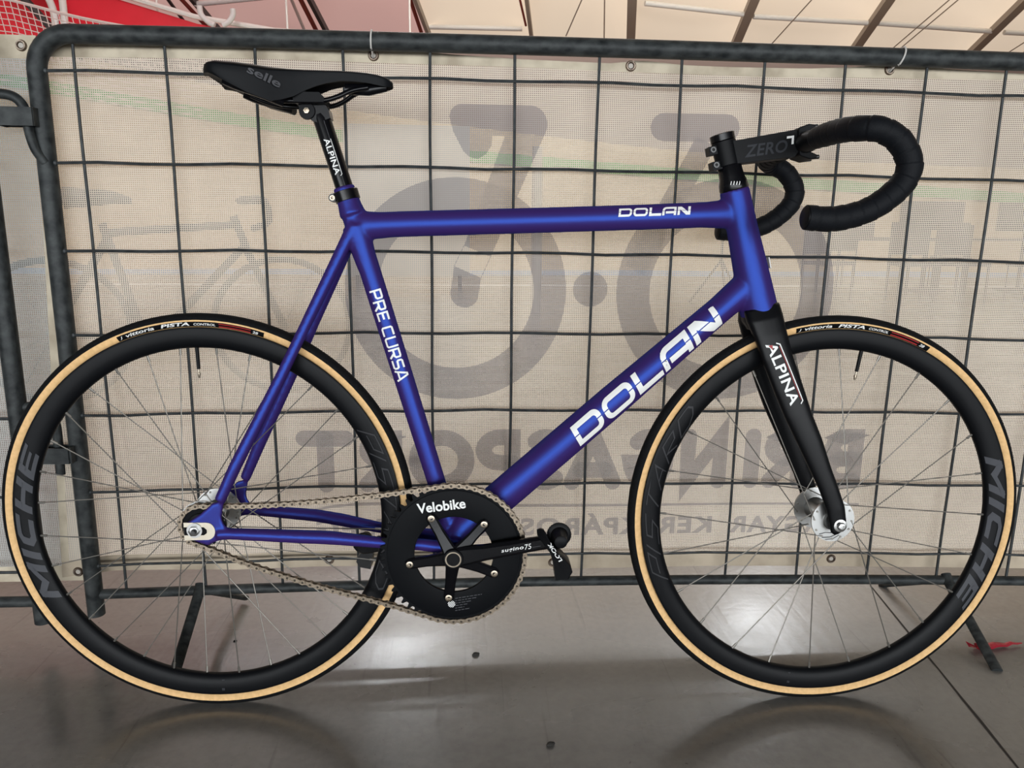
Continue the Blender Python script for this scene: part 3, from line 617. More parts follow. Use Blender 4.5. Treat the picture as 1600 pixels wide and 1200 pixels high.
decal('stem_lettering', ribbon([(.0640, .0215), (.0735, .0215), (.0735, .0105)], .0034), smap, 'white', stem)
# bars
side = [(.0, .9420, .5995), (.03, .9420, .5998), (.055, .9418, .6000), (.085, .9425, .5998), (.115, .9440, .5990), (.140, .9468, .5972), (.158, .9530, .5952), (.170, .9620, .5935), (.1755, .9745, .5905), (.177, .9945, .5800), (.1775, 1.0095, .5615), (.178, 1.0150, .5435), (.178, 1.0085, .5235), (.178, .9915, .5055), (.178, .9710, .4910), (.178, .9460, .4805), (.178, .9130, .4742), (.178, .8775, .4760)]
barm = MB(); pts = [B(s_, t_, n_) for n_, s_, t_ in side]; full = [B(s_, t_, -n_) for n_, s_, t_ in reversed(side[1:])]+pts
full = cr(full, 4); barm.tube(full, .0119, 14)
mb2 = MB(); mb2.tube([B(.9420, .5995, x) for x in (-.052, -.042, -.03, .03, .042, .052)], [.0130, .0150, .0159, .0159, .0150, .0130], 20); barm.add(mb2.v, mb2.f)
bar = barm.build('handlebar', 'blackmatte', bike); bar.matrix_basis = STEER
for sd in (1, -1):
    path = cr([B(s_, t_, n_*sd) for n_, s_, t_ in side[2:]], 14); rad = []; dist = 0; tot = sum((path[i+1]-path[i]).length for i in range(len(path)-1)); wdt = .0195
    for i, p in enumerate(path):
        if i: dist += (p-path[i-1]).length
        f = (dist/wdt) % 1.0; rad.append(.0150+.0014*min(1, dist/.03)+.0009*(1-f)-(.0012 if f < .10 else 0))
    tp = MB().tube(path, rad, 20).build('bar_tape', 'tape', bike, True, 70); tp.matrix_basis = STEER
    e = path[-1]; d = (path[-1]-path[-2]).normalized(); mb = MB(); mb.lathe([(-.002, .0158), (.0015, .0150), (.0035, .0115), (.0040, .004)], e, d, 20); mb.build('end_plug', 'blackmatte', tp)

# ---- cranks, chainring, chain, pedals
BBc = (.4008, -.0505)
TR = 57; vs, fs, RC = sprocket(BBc, TR, .0414, .0444, .0640); ring = mkobj('chainring', vs, fs, 'plate', bike, True, 20)
mb = MB(); mb.lathe([(.0446, .0636), (.0462, .0640), (.0466, .0655), (.0466, .1060), (.0460, .1075), (.0444, .1078), (.0414, .1078), (.0404, .1060), (.0404, .0650), (.0410, .0636), (.0446, .0636)], B(*BBc), (0, -1, 0), 96, False); mb.build('chainring_disc', 'plate', ring)
rmap = lambda u, v: B(.3438+u*.993-v*.12, .0190+u*.118+v*.993, .0470)
decal('ring_lettering', fit2(font2('Velobike', 1, 0, .024), .0775, .0165), rmap, 'white', ring)
tx = []
for i, L in enumerate((.044, .035, .026, .020, .015, .024)):
    x = 0
    while x < L: wl = random.uniform(.003, .008); tx.append(ribbon([(x, -i*.0042), (min(L, x+wl), -i*.0042)], .0013)); x += wl+.0015
decal('ring_lettering', join2(*tx), lambda u, v: B(.4025+u*.985, -.1250+u*.16+v, .0469), 'saddlegrey', ring)
stripes = []
for i in range(5):
    d = -.0048+i*.0024; hl = sqrt(max(0, .006**2-d*d)); c0 = Vector((d*.77, -d*.64)); dirv = Vector((.64, .77)); stripes.append(ribbon([c0-dirv*hl, c0+dirv*hl], .0013))
decal('ring_lettering', join2(*stripes), lambda u, v: B(.3965+u, -.1345+v, .0469), 'white', ring)
# spider and arms
def crank(name, ang, sd, bolts):
    mb = MB(); ca = radians(ang); d = Vector((cos(ca), sin(ca))); nrm = Vector((-d.y, d.x)); c2 = Vector(BBc)
    L = .1655; rows = [(.0, .0165, .0500, .0640), (.02, .0158, .0500, .0640), (.05, .0130, .0540, .0670), (.10, .0118, .0580, .0700), (.14, .0112, .0610, .0725), (.160, .0118, .0630, .0740), (.172, .0105, .0630, .0740), (.178, .0055, .0640, .0735)]
    rs = []
    for x, h, n0, n1 in rows:
        b_ = .0035; sec = [(h-b_, n0), (h, n0+b_), (h, n1-b_), (h-b_*1.4, n1), (-h+b_*1.4, n1), (-h, n1-b_), (-h, n0+b_), (-h+b_, n0)]
        rs.append([B(*(c2+d*x+nrm*v), nn*sd) for v, nn in sec])
    mb.rings(rs, True, True); mb.lathe([(.036, .0165), (.0640, .0165), (.0655, .0150)], B(*BBc), (0, -sd, 0), 32)
    if bolts:
        for i in range(5):
            a = radians(47.2+72*i); d5 = Vector((cos(a), sin(a))); n5 = Vector((-d5.y, d5.x)); rs = []
            for x, h, n0, n1 in ((.008, .0125, .050, .061), (.020, .0105, .0500, .0590), (.045, .0085, .0480, .0545), (.062, .0085, .0470, .0525), (.072, .0085, .0470, .0515), (.0785, .0055, .0470, .0510)):
                sec = [(h, n0), (h, n1-.002), (h-.003, n1), (-h+.003, n1), (-h, n1-.002), (-h, n0)]; rs.append([B(*(c2+d5*x+n5*v), nn) for v, nn in sec])
            mb.rings(rs, True, True)
    o = mb.build(name, 'blackgloss', bike, True, 30)
    if bolts:
        for i in range(5):
            a = radians(47.2+72*i); m2 = MB(); m2.lathe([(.0500, .0058), (.0528, .0056), (.0532, .0044), (.0532, .0026), (.0515, .0024)], B(BBc[0]+.072*cos(a), BBc[1]+.072*sin(a)), (0, -1, 0), 18); m2.build('chainring_bolt', 'brass', o)
        m2 = MB(); m2.lathe([(.0640, .0128), (.0664, .0128), (.0664, .0108), (.0645, .0106)], B(*BBc), (0, -1, 0), 32, False); m2.build('crank_cap', 'brass', o)
        m2 = MB(); m2.lathe([(.0630, .0107), (.0650, .0107)], B(*BBc), (0, -1, 0), 28); m2.build('crank_bolt', 'plate', o)
        cm = lambda u, v: B(*(c2+d*(.0775+u)+nrm*(-.0045+v)), interp(.0775+u, [(.05, .0670), (.10, .0700), (.14, .0725)])+.0005)
        decal('crank_lettering', fit2(font2('sugino', 1, .2, .015, 1.1), .036, .0075), cm, 'white', o); decal('crank_lettering', shift2(fit2(font2('75', 1, .2, .0), .0110, .0085), .0375, 0), cm, 'white', o)
        decal('crank_lettering', ribbon([(.0495, .002), (.063, .002)], .001), cm, 'saddlegrey', o)
    return o
crank('crank', 11.3, 1, True); crank('crank', 191.3, -1, False)
def pedal(cx, ct, sd, ang):
    R_ = Matrix.Rotation(radians(ang), 2)
    def Q(x, y, n): q = R_ @ Vector((x, y)); return B(cx+q.x, ct+q.y, n*sd)
    # barrel on the axle, arms to a nose hook (up) and a wide tail plate (down)
    mb = MB(); ctr = Q(0, 0, 0); axv = (0, -sd, 0)
    mb.lathe([(.0750, .0080), (.0775, .0180), (.0790, .0192), (.0820, .0192), (.0835, .0165), (.0840, .0135), (.0900, .0118), (.1060, .0104), (.1130, .0098), (.1145, .0070)], B(cx+.0045*sd, ct+.0045, 0), axv, 28)
    p = mb.build('pedal', 'blackmatte', bike, True, 30)
    # body: a flat arm from the nose hook down to the tail block, given relative to the axle
    face = [(-.0309, .0134, .088), (-.0255, .0161, .088), (-.0202, .0155, .090), (-.0146, .0069, .100), (-.0036, -.0098, .113), (.0101, -.0183, .122), (.0185, -.0278, .128), (.0209, -.0356, .132), (.0147, -.0459, .134), (-.0046, -.0495, .131), (-.0065, -.0299, .125), (-.0116, -.0134, .113), (-.0243, .0003, .100), (-.0301, .0069, .090)]
    Z = lambda x, y, n: B(cx+x*(1 if sd > 0 else -1), ct+y, n*sd)
    ctrx, ctry = -.006, -.015
    f = MB(); dep = [.006, .006, .006, .010, .012, .012, .036, .040, .042, .040, .034, .012, .010, .006]
    f.rings([[Z(x+(ctrx-x)*.06, y+(ctry-y)*.03, n) for x, y, n in face], [Z(x, y, n-.0012) for x, y, n in face], [Z(x, y, n-d) for (x, y, n), d in zip(face, dep)]], True, True)
    f.build('pedal_body', 'black', p, True, 30)
    if sd > 0:
        A, E = Z(.0048, -.0232, .1205), Z(-.0165, .0042, .0985)
        dv = (E-A).normalized(); up = Vector((-.0099, 0, -.0086)); up = (up-dv*up.dot(dv)).normalized(); nr = dv.cross(up)
        if nr.y > 0: nr = -nr
        pos = lambda u, v: A+dv*u+up*(v-.0030)+nr*.0016
        decal('pedal_lettering', fit2(font2('LOOK', 1, .15, .03), .033, .0062), pos, 'white', p)
pedal(.5625, -.0085, 1, 52)
pedal(.2385, -.0840, -1, 80)
# chain: real links along the run
path = []
a_s0, a_s1 = radians(96), radians(258)
def arcp(c, r, a0, a1, n): return [Vector((c[0]+r*cos(a0+(a1-a0)*i/n), c[1]+r*sin(a0+(a1-a0)*i/n))) for i in range(n+1)]
low = cr([(-.0075, -.0322), (.0135, -.0400), (.0829, -.0700), (.1839, -.1045), (.2864, -.1340), (.352, -.1555)], 12)
path += arcp((0, 0), RS, radians(100), radians(258), 24)+[Vector(q).to_2d() for q in low[1:-1]]
path += arcp(BBc, RC, radians(246), radians(246+216), 80)
upr = cr([(BBc[0]+RC*cos(radians(462)), BBc[1]+RC*sin(radians(462))), (.2905, .0500), (.1891, .0390), (.088, .0325), (RS*cos(radians(100)), RS*sin(radians(100)))], 12)
path += [Vector(q).to_2d() for q in upr[1:-1]]
cum = [0]
for i in range(len(path)): cum.append(cum[-1]+(path[(i+1) % len(path)]-path[i]).length)
tot = cum[-1]; NL = int(round(tot/.0127/2))*2; pit = tot/NL
def at(d):
    d %= tot
    lo, hi = 0, len(path)-1
    while lo < hi:
        md_ = (lo+hi+1)//2
        if cum[md_] <= d: lo = md_
        else: hi = md_-1
    f = (d-cum[lo])/(cum[lo+1]-cum[lo]); return path[lo]*(1-f)+path[(lo+1) % len(path)]*f
ch = MB(); cp = MB(); n0 = .0429
for i in range(NL):
    a, bq = at(i*pit), at((i+1)*pit); d = (bq-a).normalized(); nr = Vector((-d.y, d.x)); L = (bq-a).length; out = i % 2 == 0
    rr_ = .0043; poly = [a+(d*cos(radians(q))+nr*sin(radians(q)))*rr_ for q in range(60, 301, 30)]+[a+d*L/2-nr*.0026]+[bq+(d*cos(radians(q))+nr*sin(radians(q)))*rr_ for q in range(-120, 121, 30)]+[a+d*L/2+nr*.0026]
    for z in ((-.0041, .0041) if out else (-.0028, .0028)): ch.prism([B(p.x, p.y, n0+z) for p in poly], (0, -.0005, 0), (0, .0005, 0))
    cp.lathe([(-.0050, .0010), (-.0048, .0020), (.0048, .0020), (.0050, .0010)], B(a.x, a.y, n0), (0, -1, 0), 8); ch.lathe([(-.0022, .0036), (.0022, .0036)], B(a.x, a.y, n0), (0, -1, 0), 10)
chain = ch.build('chain', 'chain', bike, True, 30); cp.build('chain_pins', 'pin', chain)
# ================================================================== FLOOR AND HALL (setting)
fl = MB().add([(-40, -13, 0), (40, -13, 0), (40, 14.2, 0), (-40, 14.2, 0)], [(0, 1, 2, 3)]).build('floor', 'floor'); structure(fl, 'worn grey polished concrete floor of the hall')
# control joint sawn in the slab
jt = MB(); jp = [(.770, .15), (.7372, -.057), (.728, -.11), (.718, -.185), (.7055, -.26), (.6950, -.33), (.676, -.445), (.662, -.54)]
jt.v = []; vs = []
for i, (x, y) in enumerate(jp): wv = .0016+.0012*((i*7) % 3)/2; vs += [(x-wv, y, .0006), (x+wv, y, .0006)]
jt.add(vs, [(2*i, 2*i+1, 2*i+3, 2*i+2) for i in range(len(jp)-1)]); structure(jt.build('trim_1', 'joint'), 'dark joint line across the concrete')
bl = MB().add([(-40, 12.4, .002), (40, 12.4, .002), (40, 14.2, .01), (-40, 14.2, .01)], [(0, 1, 2, 3)]).build('trim_2', 'bluepaint'); structure(bl, 'pale blue painted band along the foot of the track')
wl = MB().add([(-40, 9.8, .002), (40, 9.8, .002), (40, 9.95, .002), (-40, 9.95, .002)], [(0, 1, 2, 3)]).build('trim_3', 'linewhite'); structure(wl, 'white line painted on the far floor')
topz = [(-40, 6.2), (-12.5, 5.5), (-9.9, 5.15), (-8.7, 4.9), (-3.5, 4.0), (1.1, 3.5), (5.4, 3.1), (8.4, 2.9), (16, 2.7), (40, 2.4)]
grz = [(-40, 5.6), (-12.5, 4.6), (-5.8, 3.57), (.1, 2.75), (8.4, 2.2), (16, 1.78), (40, 1.5)]
xs = [-40+2*i for i in range(41)]
def bank(y, x): return interp(y, [(14.2, 0), (16, .06*interp(x, topz)), (17.5, .22*interp(x, topz)), (18.8, .55*interp(x, topz)), (20, interp(x, topz))])
ys = [14.2, 15, 16, 16.8, 17.5, 18.2, 18.8, 19.4, 20]
tk = MB().rings([[(x, y, bank(y, x)) for y in ys] for x in xs], False, False).build('track', 'track'); structure(tk, 'banked timber cycling track seen through the banner')
def ytop(x, z):
    lo, hi = 14.2, 20
    for _ in range(40):
        md_ = (lo+hi)/2
        if bank(md_, x) < z: lo = md_
        else: hi = md_
    return lo
gl = MB().rings([[(x, ytop(x, interp(x, grz)+dz)-.02, interp(x, grz)+dz+.02) for dz in (-.16, 0, .16)] for x in xs], False, False).build('trim_4', 'green'); structure(gl, 'green line running along the banked track')
wb_ = MB().rings([[(x, 20.4, interp(x, topz)-.6), (x, 20.4, 5.62), (x, 24.6, 5.62), (x, 24.6, 7.0)] for x in xs], False, False).build('wall_back', 'farwall', None, False); structure(wb_, 'dull pinkish boards above the track')
rd = MB().rings([[(-22, 19.6, 5.4), (-22, 19.6, 8.6)], [(-14, 19.8, 5.45), (-14, 19.8, 7.9)], [(-10.0, 19.9, 5.55), (-10.0, 19.9, 6.86)], [(-7.2, 20, 5.6), (-7.2, 20, 6.10)], [(-6.4, 20, 5.6), (-6.4, 20, 5.98)]], False, False).build('wall_left', 'redcloth', None, False); structure(rd, 'bright red tarpaulin wall at the left end')
gs = MB().box((0, -5.6, 3.05), 34, 12, .12).build('ceiling_shade_slab', 'shadeboard', None, False); structure(gs, 'dark unseen slab added overhead to block light from above')  # unseen slab, added to keep roof light off the bicycle and near floor
# roof: membrane panels between beams, running down and away
def RP(x, y, dz=0): return (x, y, 12.66-.24*y+dz)
bx = [(-8.02, 21.2, -7.70, 24.6), (-4.66, 21.2, -4.40, 24.6), (-1.66, 21.2, -1.17, 24.6), (1.55, 21.2, 2.08, 24.6), (4.60, 21.2, 5.32, 24.6), (8.17, 21.2, 8.73, 24.6), (12.13, 21.2, 12.80, 24.6), (16.18, 21.2, 16.85, 24.6), (20.1, 21.2, 21.0, 24.6)]
edges = [(-11.6, 21.2, -11.2, 24.6)]+bx
def along(bm_, y): x0, y0, x1, y1 = bm_; return x0+(x1-x0)*(y-y0)/(y1-y0)
ysr = [-4+1.1*i for i in range(27)]
big_e = [(-40, 0, -40, 1)]+edges+[(40, 0, 40, 1)]
for pi_, (e0, e1) in enumerate(zip(big_e, big_e[1:])):
    rf = MB()
    rows = []
    for y in ysr:
        a, bq = along(e0, y), along(e1, y); seam = abs(((y-24.6) % 9.5)/9.5-.5)*2
        rows.append([RP(a+(bq-a)*j/10, y, .55*sin(pi*j/10)**.7*max(.0, 1-seam**6)) for j in range(11)])
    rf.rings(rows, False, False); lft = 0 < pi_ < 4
    structure(rf.build('ceiling', 'roofbounce' if lft else 'roof', None, True, 60), 'translucent roof pillow panel with red bounce light in its colour' if lft else 'pale translucent pillow panel of the hall roof')
n = 5
for i, e in enumerate(edges):
    big_b = i >= 5
    mb = MB(); hw = .14 if big_b else .055
    p0, p1 = Vector(RP(along(e, 24.6), 24.6, -.12)), Vector(RP(along(e, 6), 6, -.12)); d = (p1-p0).normalized(); sx = Vector((hw, 0, 0)); sz = Vector((0, 0, .10))
    mb.rings([[p-sx-sz, p+sx-sz, p+sx+sz, p-sx+sz] for p in (p0, p1)], True, True); o = mb.build('trim_%d' % n, 'beam' if i > 2 else 'beamdark', None, False); structure(o, 'roof beam between two pale ceiling panels'); n += 1
def bar_between(name, a, bq, r, m, label, cat=None, grp=None, kind='structure', seg=10, par=None):
    o = MB().tube([a, bq], r, seg).build(name, m, par)
    if label: tag(o, label, cat, grp, kind)
    return o
# purlins between the beams
for (a, y0), (bq, y1) in (((-1.34, 23.5), (1.62, 23.48)), ((5.05, 21.55), (8.15, 22.0)), ((8.50, 22.1), (12.15, 22.3)), ((12.5, 22.3), (16.35, 22.6)), ((16.8, 22.64), (20.3, 22.8)), ((-7.95, 22.2), (-4.7, 21.5))):
    bar_between('trim_%d' % n, RP(a, y0, .02 if y0 > 23 else -.16), RP(bq, y1, .02 if y0 > 23 else -.16), .075, 'purlin', 'pale steel purlin crossing under a ceiling panel'); n += 1
# slimmer tubes and rods beside the beams
for p, q, r, m_, lb in (((-8.70, 21.6, 7.42), (-8.69, 23.9, 6.85), .05, 'beamdark', 'thin dark strut under the left roof'), ((-5.16, 21.6, 7.42), (-5.17, 23.9, 6.86), .05, 'purlin', 'grey tube beside the second roof beam'),
        ((-4.90, 21.4, 7.40), (-4.78, 24, 6.82), .07, 'beamred', 'red tube beside the second roof beam'), ((-1.78, 21.4, 7.42), (-1.50, 24, 6.82), .06, 'beamred', 'red tube beside the third roof beam'), ((1.36, 21.4, 7.44), (1.70, 23.0, 7.02), .035, 'beamred', 'rusty tube beside the fourth roof beam'),
        ((2.95, 23.0, 6.75), (3.25, 21.2, 7.50), .02, 'beam', 'thin tie rod'), ((4.25, 23.6, 6.74), (3.80, 21.2, 7.50), .02, 'beam', 'thin tie rod'), ((-8.30, 21.4, 7.35), (-7.95, 24, 6.7), .06, 'beamred', 'red tube beside the first roof beam')):
    bar_between('trim_%d' % n, p, q, r, m_, lb); n += 1
for x0, x1 in ((9.05, 9.62), (12.95, 13.7), (13.2, 13.95), (17.0, 17.7), (17.4, 18.2)):
    bar_between('trim_%d' % n, RP(x1, 23.6, -.3), RP(x0+.55, 20.4, -.45), .018, 'beam', 'thin cable under the right roof'); n += 1
for y, x, z0, z1 in ((20, -8.2, 5.6, 7.2), (20, -4.87, 5.6, 7.2), (20, -1.64, 5.6, 7.3)):
    bar_between('trim_%d' % n, (x, y, z0), (x, y, z1), .028, 'purlin', 'thin vertical cable'); n += 1
for i, pp_ in enumerate(([(-10.14, 19, 7.2), (-10.09, 19, 6.45), (-10.09, 19, 5.5)], [(-10.75, 19, 6.55), (-10.55, 19, 6.52), (-10.42, 19, 6.35), (-10.33, 19, 6.05), (-10.31, 19, 5.5)], [(-6.95, 19.5, 6.40), (-6.92, 19.5, 6.20), (-6.75, 19.5, 6.02), (-6.6, 19.5, 5.95)], [(-6.12, 19.5, 6.35), (-6.12, 19.5, 6.22), (-6.22, 19.5, 6.06), (-6.4, 19.5, 5.95)])):
    o = MB().tube(cr(pp_, 4), .085 if i < 2 else .07, 10).build('drain_pipe', 'pipe'); tag(o, ('straight white pipe on the red wall at top left', 'curved white pipe joining the straight one on the red wall', 'left of two short white pipe bends under the roof beam', 'right of two short white pipe bends under the roof beam')[i], 'pipe')
o = MB().tube([(-11.5, 19.6, 7.35), (-9.9, 19.7, 6.92), (-7.2, 19.8, 6.22), (-5.2, 20, 5.98), (-2.6, 20.1, 5.90)], .07, 8).build('trim_%d' % n, 'purlin'); structure(o, 'pale rail along the top of the red wall'); n += 1
o = MB().tube([(-12.2, 19.3, 7.6), (-9.9, 19.2, 5.0)], .10, 8).build('trim_%d' % n, 'beamdark'); structure(o, 'dark brace in front of the red wall'); n += 1
o = MB().box((-10.85, 19.4, 6.75), .42, .3, .55).build('wall_lamp', 'beamdark'); tag(o, 'dark box fitting on the red wall beside the white pipes', 'lamp')
# safety net
nt = MB(); Y = 6.0
def nettop(x): return interp(x, [(-6, 2.95), (-4.35, 2.80), (-4.18, 2.787), (-3.70, 2.672), (-3.26, 2.595), (-2.9, 2.56), (-2.4, 2.5)])
x = -5.6
while x < -2.5:
    z1 = nettop(x); nt.tube([(x, Y, z1), (x+.05, Y, z1-.3), (x+.10, Y, 2.15)], .0042, 4, False); x += .058
z = 2.18
for k in range(14):
    pts = [(xx, Y, min(nettop(xx), nettop(xx)-.052*k-.012)) for xx in [-5.6+.2*i for i in range(16)]]
    nt.tube([(a, bq, c-.02*((a+4)*.3)) for a, bq, c in pts], .0042, 4, False)
nt.tube([(xx, Y, nettop(xx)) for xx in [-5.6+.2*i for i in range(16)]], .010, 6, False)
tag(nt.build('safety_net', 'net'), 'white knotted safety net in front of the red wall', 'net', None, 'stuff')

# ---- things seen faintly through the banner
def far_table(cx, cy, wx, ht, label, grp=None):
    r = empty('folding_table', (cx, cy, 0)); tag(r, label, 'table', grp)
    MB().box((0, 0, ht), wx, .7, .04).build('table_top', 'furn', r, False)
    for sx in (-1, 1):
        for sy in (-1, 1): MB().tube([(sx*(wx/2-.1), sy*.28, 0), (sx*(wx/2-.1), sy*.28, ht-.02)], .02, 8).build('leg', 'furn', r)
    return r
def far_chair(cx, cy, rz, label, grp='dark chairs behind the banner'):
    r = empty('chair', (cx, cy, 0)); r.rotation_euler = (0, 0, rz); tag(r, label, 'chair', grp)
    MB().box((0, 0, .45), .44, .44, .05).build('seat', 'furn', r, False); MB().box((0, .2, .75), .42, .04, .40).build('backrest', 'furn', r, False)
    for sx in (-1, 1):
        MB().tube([(sx*.2, -.2, 0), (sx*.2, -.2, .44)], .014, 6).build('leg', 'furn', r); MB().tube([(sx*.2, .2, 0), (sx*.2, .2, .92)], .014, 6).build('leg', 'furn', r)
far_table(5.35, 8.4, 1.5, .74, 'dark table behind the banner beside the front drop of the handlebar'); far_table(7.15, 8.4, 1.6, .74, 'dark table behind the banner at the right edge')
for i, (x, y, rz) in enumerate(((4.25, 7.5, .3), (5.2, 7.3, -.2), (5.85, 7.35, .1), (6.75, 7.3, 3.0), (7.6, 7.35, .2), (5.5, 9.75, 3.1), (7.3, 9.75, 2.9))): far_chair(x, y, rz, 'dark chair at the tables behind the banner')
for i, (x, lb) in enumerate(((6.45, 'dark flat screen on a stand behind the banner, right of the handlebar drop'), (7.9, 'dark flat screen behind the banner at the right edge'))):
    r = empty('display_screen', (x, 9.0, 0)); tag(r, lb, 'screen')
    MB().box((0, 0, 1.06), .92, .05, .40).build('panel', 'furn', r, False); MB().tube([(0, .03, 0), (0, .03, .9)], .03, 8).build('stand', 'furn', r); MB().box((0, .03, .015), .5, .35, .03).build('foot', 'furn', r, False)
o = MB().box((5.15, 8.9, .86), .62, .4, .2).build('crate', 'furn', None, False); tag(o, 'dark crate on the table behind the banner', 'crate')
r = empty('tripod', (2.75, 7.0, 0)); tag(r, 'tripod standing on the far floor right of the logo dot', 'tripod')
MB().tube([(0, 0, .45), (0, 0, 1.15)], .018, 8).build('pole', 'furn', r)
for k in range(3): MB().tube([(0, 0, .5), (.35*cos(k*2.1+.4), .35*sin(k*2.1+.4), 0)], .014, 6).build('leg', 'furn', r)
r = empty('notice_board', (-.95, 9.0, 0)); tag(r, 'pale grey notice board behind the banner right of the seatpost', 'board')
MB().box((0, 0, 1.18), 1.68, .05, 2.0).build('panel', 'board', r, False)
for sx in (-1, 1): MB().box((sx*.7, .1, .1), .05, .5, .2).build('foot', 'furn', r, False)
o = MB().tube([(.53, 6, 0), (.53, 6, 1.6)], .05, 12).build('post', 'furnlight'); tag(o, 'pale post standing behind the banner left of the logo dot', 'post')
# parked bikes behind the banner
def far_bike(cx, cy, rz, label):
    r = empty('parked_bicycle', (cx, cy, 0)); r.rotation_euler = (0, 0, rz); tag(r, label, 'bicycle', 'bicycles parked behind the banner')
    for x in (-.5, .5):
        wm = MB().loop([(x+.322*cos(2*pi*i/36), 0, .336+.322*sin(2*pi*i/36)) for i in range(36)], .016, 8).build('wheel', 'furn', r)
        h = MB().lathe([(-.04, .02), (.04, .02)], (x, 0, .336), (0, 1, 0), 12)
        for k in range(12): h.tube([(x, 0, .336), (x+.31*cos(k*pi/6), 0, .336+.31*sin(k*pi/6))], .0015, 4, False)
        h.build('spokes', 'steel', wm)
    f = MB()
    for a, bq in (((-.12, .27), (-.26, .82)), ((-.24, .78), (.30, .82)), ((.34, .72), (-.10, .27)), ((.30, .86), (.36, .68)), ((.35, .70), (.5, .336)), ((-.5, .336), (-.10, .27)), ((-.5, .336), (-.24, .76))): f.tube([(a[0], 0, a[1]), (bq[0], 0, bq[1])], .018, 8)
    f.build('frame', 'furn', r); MB().tube([(-.40, 0, .93), (-.2, 0, .935), (-.13, 0, .92)], [.05, .03, .015], 10).build('saddle', 'furn', r)
    MB().tube(cr([(.38, -.2, .80), (.46, -.2, .84), (.44, -.2, .93), (.34, -.15, .93), (.34, .15, .93), (.44, .2, .93), (.46, .2, .84), (.38, .2, .80)], 4), .014, 8).build('handlebar', 'furn', r)
far_bike(-1.55, 2.2, .25, 'dark bicycle parked behind the banner between saddle and left post'); far_bike(-3.15, 2.0, -.2, 'dark bicycle parked behind the left edge of the banner')

# ================================================================== CROWD BARRIER
Z0 = .60162
bar_r = empty('crowd_barrier', (-.0038, 0, 0)); bar_r.rotation_euler = (0, .00631, 0)
tag(bar_r, 'dark galvanised crowd barrier with wire grid that the bicycle leans on', 'barrier')
def bow(x): return .0132*(1-min(1.6, abs(x/.9))**2)
def hump(x): return .0062*(1-min(1.6, abs(x/.9))**2)
def F(x, z, y=0.0): return Vector((x, y+bow(x), z+hump(x)+Z0))
RZ, BZ, PX, XR = .5095, -.5105, -.8853, 1.62
rc_ = .058
cor = [F(PX+rc_-rc_*cos(radians(a)), RZ-rc_+rc_*sin(radians(a))) for a in range(0, 91, 10)]
ft = MB(); ft.tube([F(PX, -.553), F(PX, -.3), F(PX, 0), F(PX, .3)]+cor+[F(-.7+.1*i, RZ) for i in range(24)], .0158, 20); ft.build('frame_tube', 'galv', bar_r)
MB().tube([F(PX+.01, BZ), F(-.6, BZ)]+[F(-.5+.1*i, BZ) for i in range(22)], .0098, 16).build('bottom_rail', 'galv', bar_r)
for i in range(1, 18):
    x = (i-6.5)*.15
    pts = [F(x+(.0008*sin(i*3+k)), RZ-.012-(RZ-BZ-.016)*k/14, .0022) for k in range(15)]
    mb = MB().tube(pts, .0027, 8); mb.sphere(pts[0]+Vector((.002, -.003, .001)), .0055, 8, 5, (1.3, .8, .7)); mb.sphere(pts[-1]+Vector((.001, -.003, -.001)), .0045, 8, 5, (1.3, .8, .7)); mb.build('vertical_wire', 'wire', bar_r)
for r_ in range(1, 8):
    z = (4-r_)*.15; pts = [F(PX+.014, z, -.003)]+[F(-.8+.075*k, z+.0010*sin(k*1.7+r_)*(1+(k % 3 == 0)), -.003) for k in range(32)]
    mb = MB().tube(pts, .0027, 8); mb.sphere(pts[0], .006, 8, 5, (.9, .8, 1)); mb.build('horizontal_wire', 'wire', bar_r)
def foot(xt, f, bk):
    a = F(xt, BZ, 0); mb = MB(); f = Vector(f); bk = Vector(bk)
    mb.tube([a+Vector((0, .004, .012)), a+Vector((0, -.012, -.004)), f], [(.0105, .0075), (.0105, .0075), (.0105, .0065)], 12, up=(0, 0, 1))
    mb.tube([a+Vector((.010, 0, -.002)), a+(bk-a)*.3, bk], [(.0085, .0060), (.0095, .0060), (.0095, .0060)], 12, up=(0, 0, 1))
    return mb.build('support_foot', 'galv', bar_r)
foot(-.685, (-.690, -.125, .005), (-.642, .140, .006)); foot(.846, (.829, -.192, .006), (.800, .150, .006))
# lugs for the neighbour's hooks
for z, wd in ((.3725, .058), (-.2185, .052)):
    mb = MB(); mb.box(F(-.9130, z, -.0318), wd, .003, .0300); mb.box(F(-.9130, z, -.0075), wd, .003, .0300); mb.box(F(-.9130-wd/2+.0015, z, -.0197), .003, .0270, .0300); mb.box(F(-.8860, z, -.0180), .006, .0270, .0300); mb.build('hinge_lug', 'galv', bar_r, False)
# neighbour barrier on the left
nb = empty('crowd_barrier', (-.0038, 0, 0)); nb.rotation_euler = (0, .00631, 0); tag(nb, 'neighbouring galvanised barrier cut off at the left edge, hooked to the main one', 'barrier')
NX, NY = -.9720, -.024
def F2(x, z, y=0.0): return Vector((x, y+NY, z+Z0))
MB().tube([F2(NX, -.5527), F2(NX, .2), F2(NX, .44)]+[F2(NX-.058+.058*cos(radians(a)), .455+.058*sin(radians(a))) for a in range(0, 91, 15)]+[F2(-1.4, .513), F2(-2.4, .513)], .0158, 20).build('frame_tube', 'galv', nb)
MB().tube([F2(NX-.01, BZ), F2(-2.4, BZ)], .0105, 14).build('bottom_rail', 'galv', nb)
for k in range(1, 9): MB().tube([F2(NX-.05-.15*k, .50), F2(NX-.05-.15*k, BZ)], .003, 8).build('vertical_wire', 'wire', nb)
for r_ in range(1, 8): MB().tube([F2(NX-.01, (4-r_)*.15), F2(-2.4, (4-r_)*.15)], .003, 8).build('horizontal_wire', 'wire', nb)
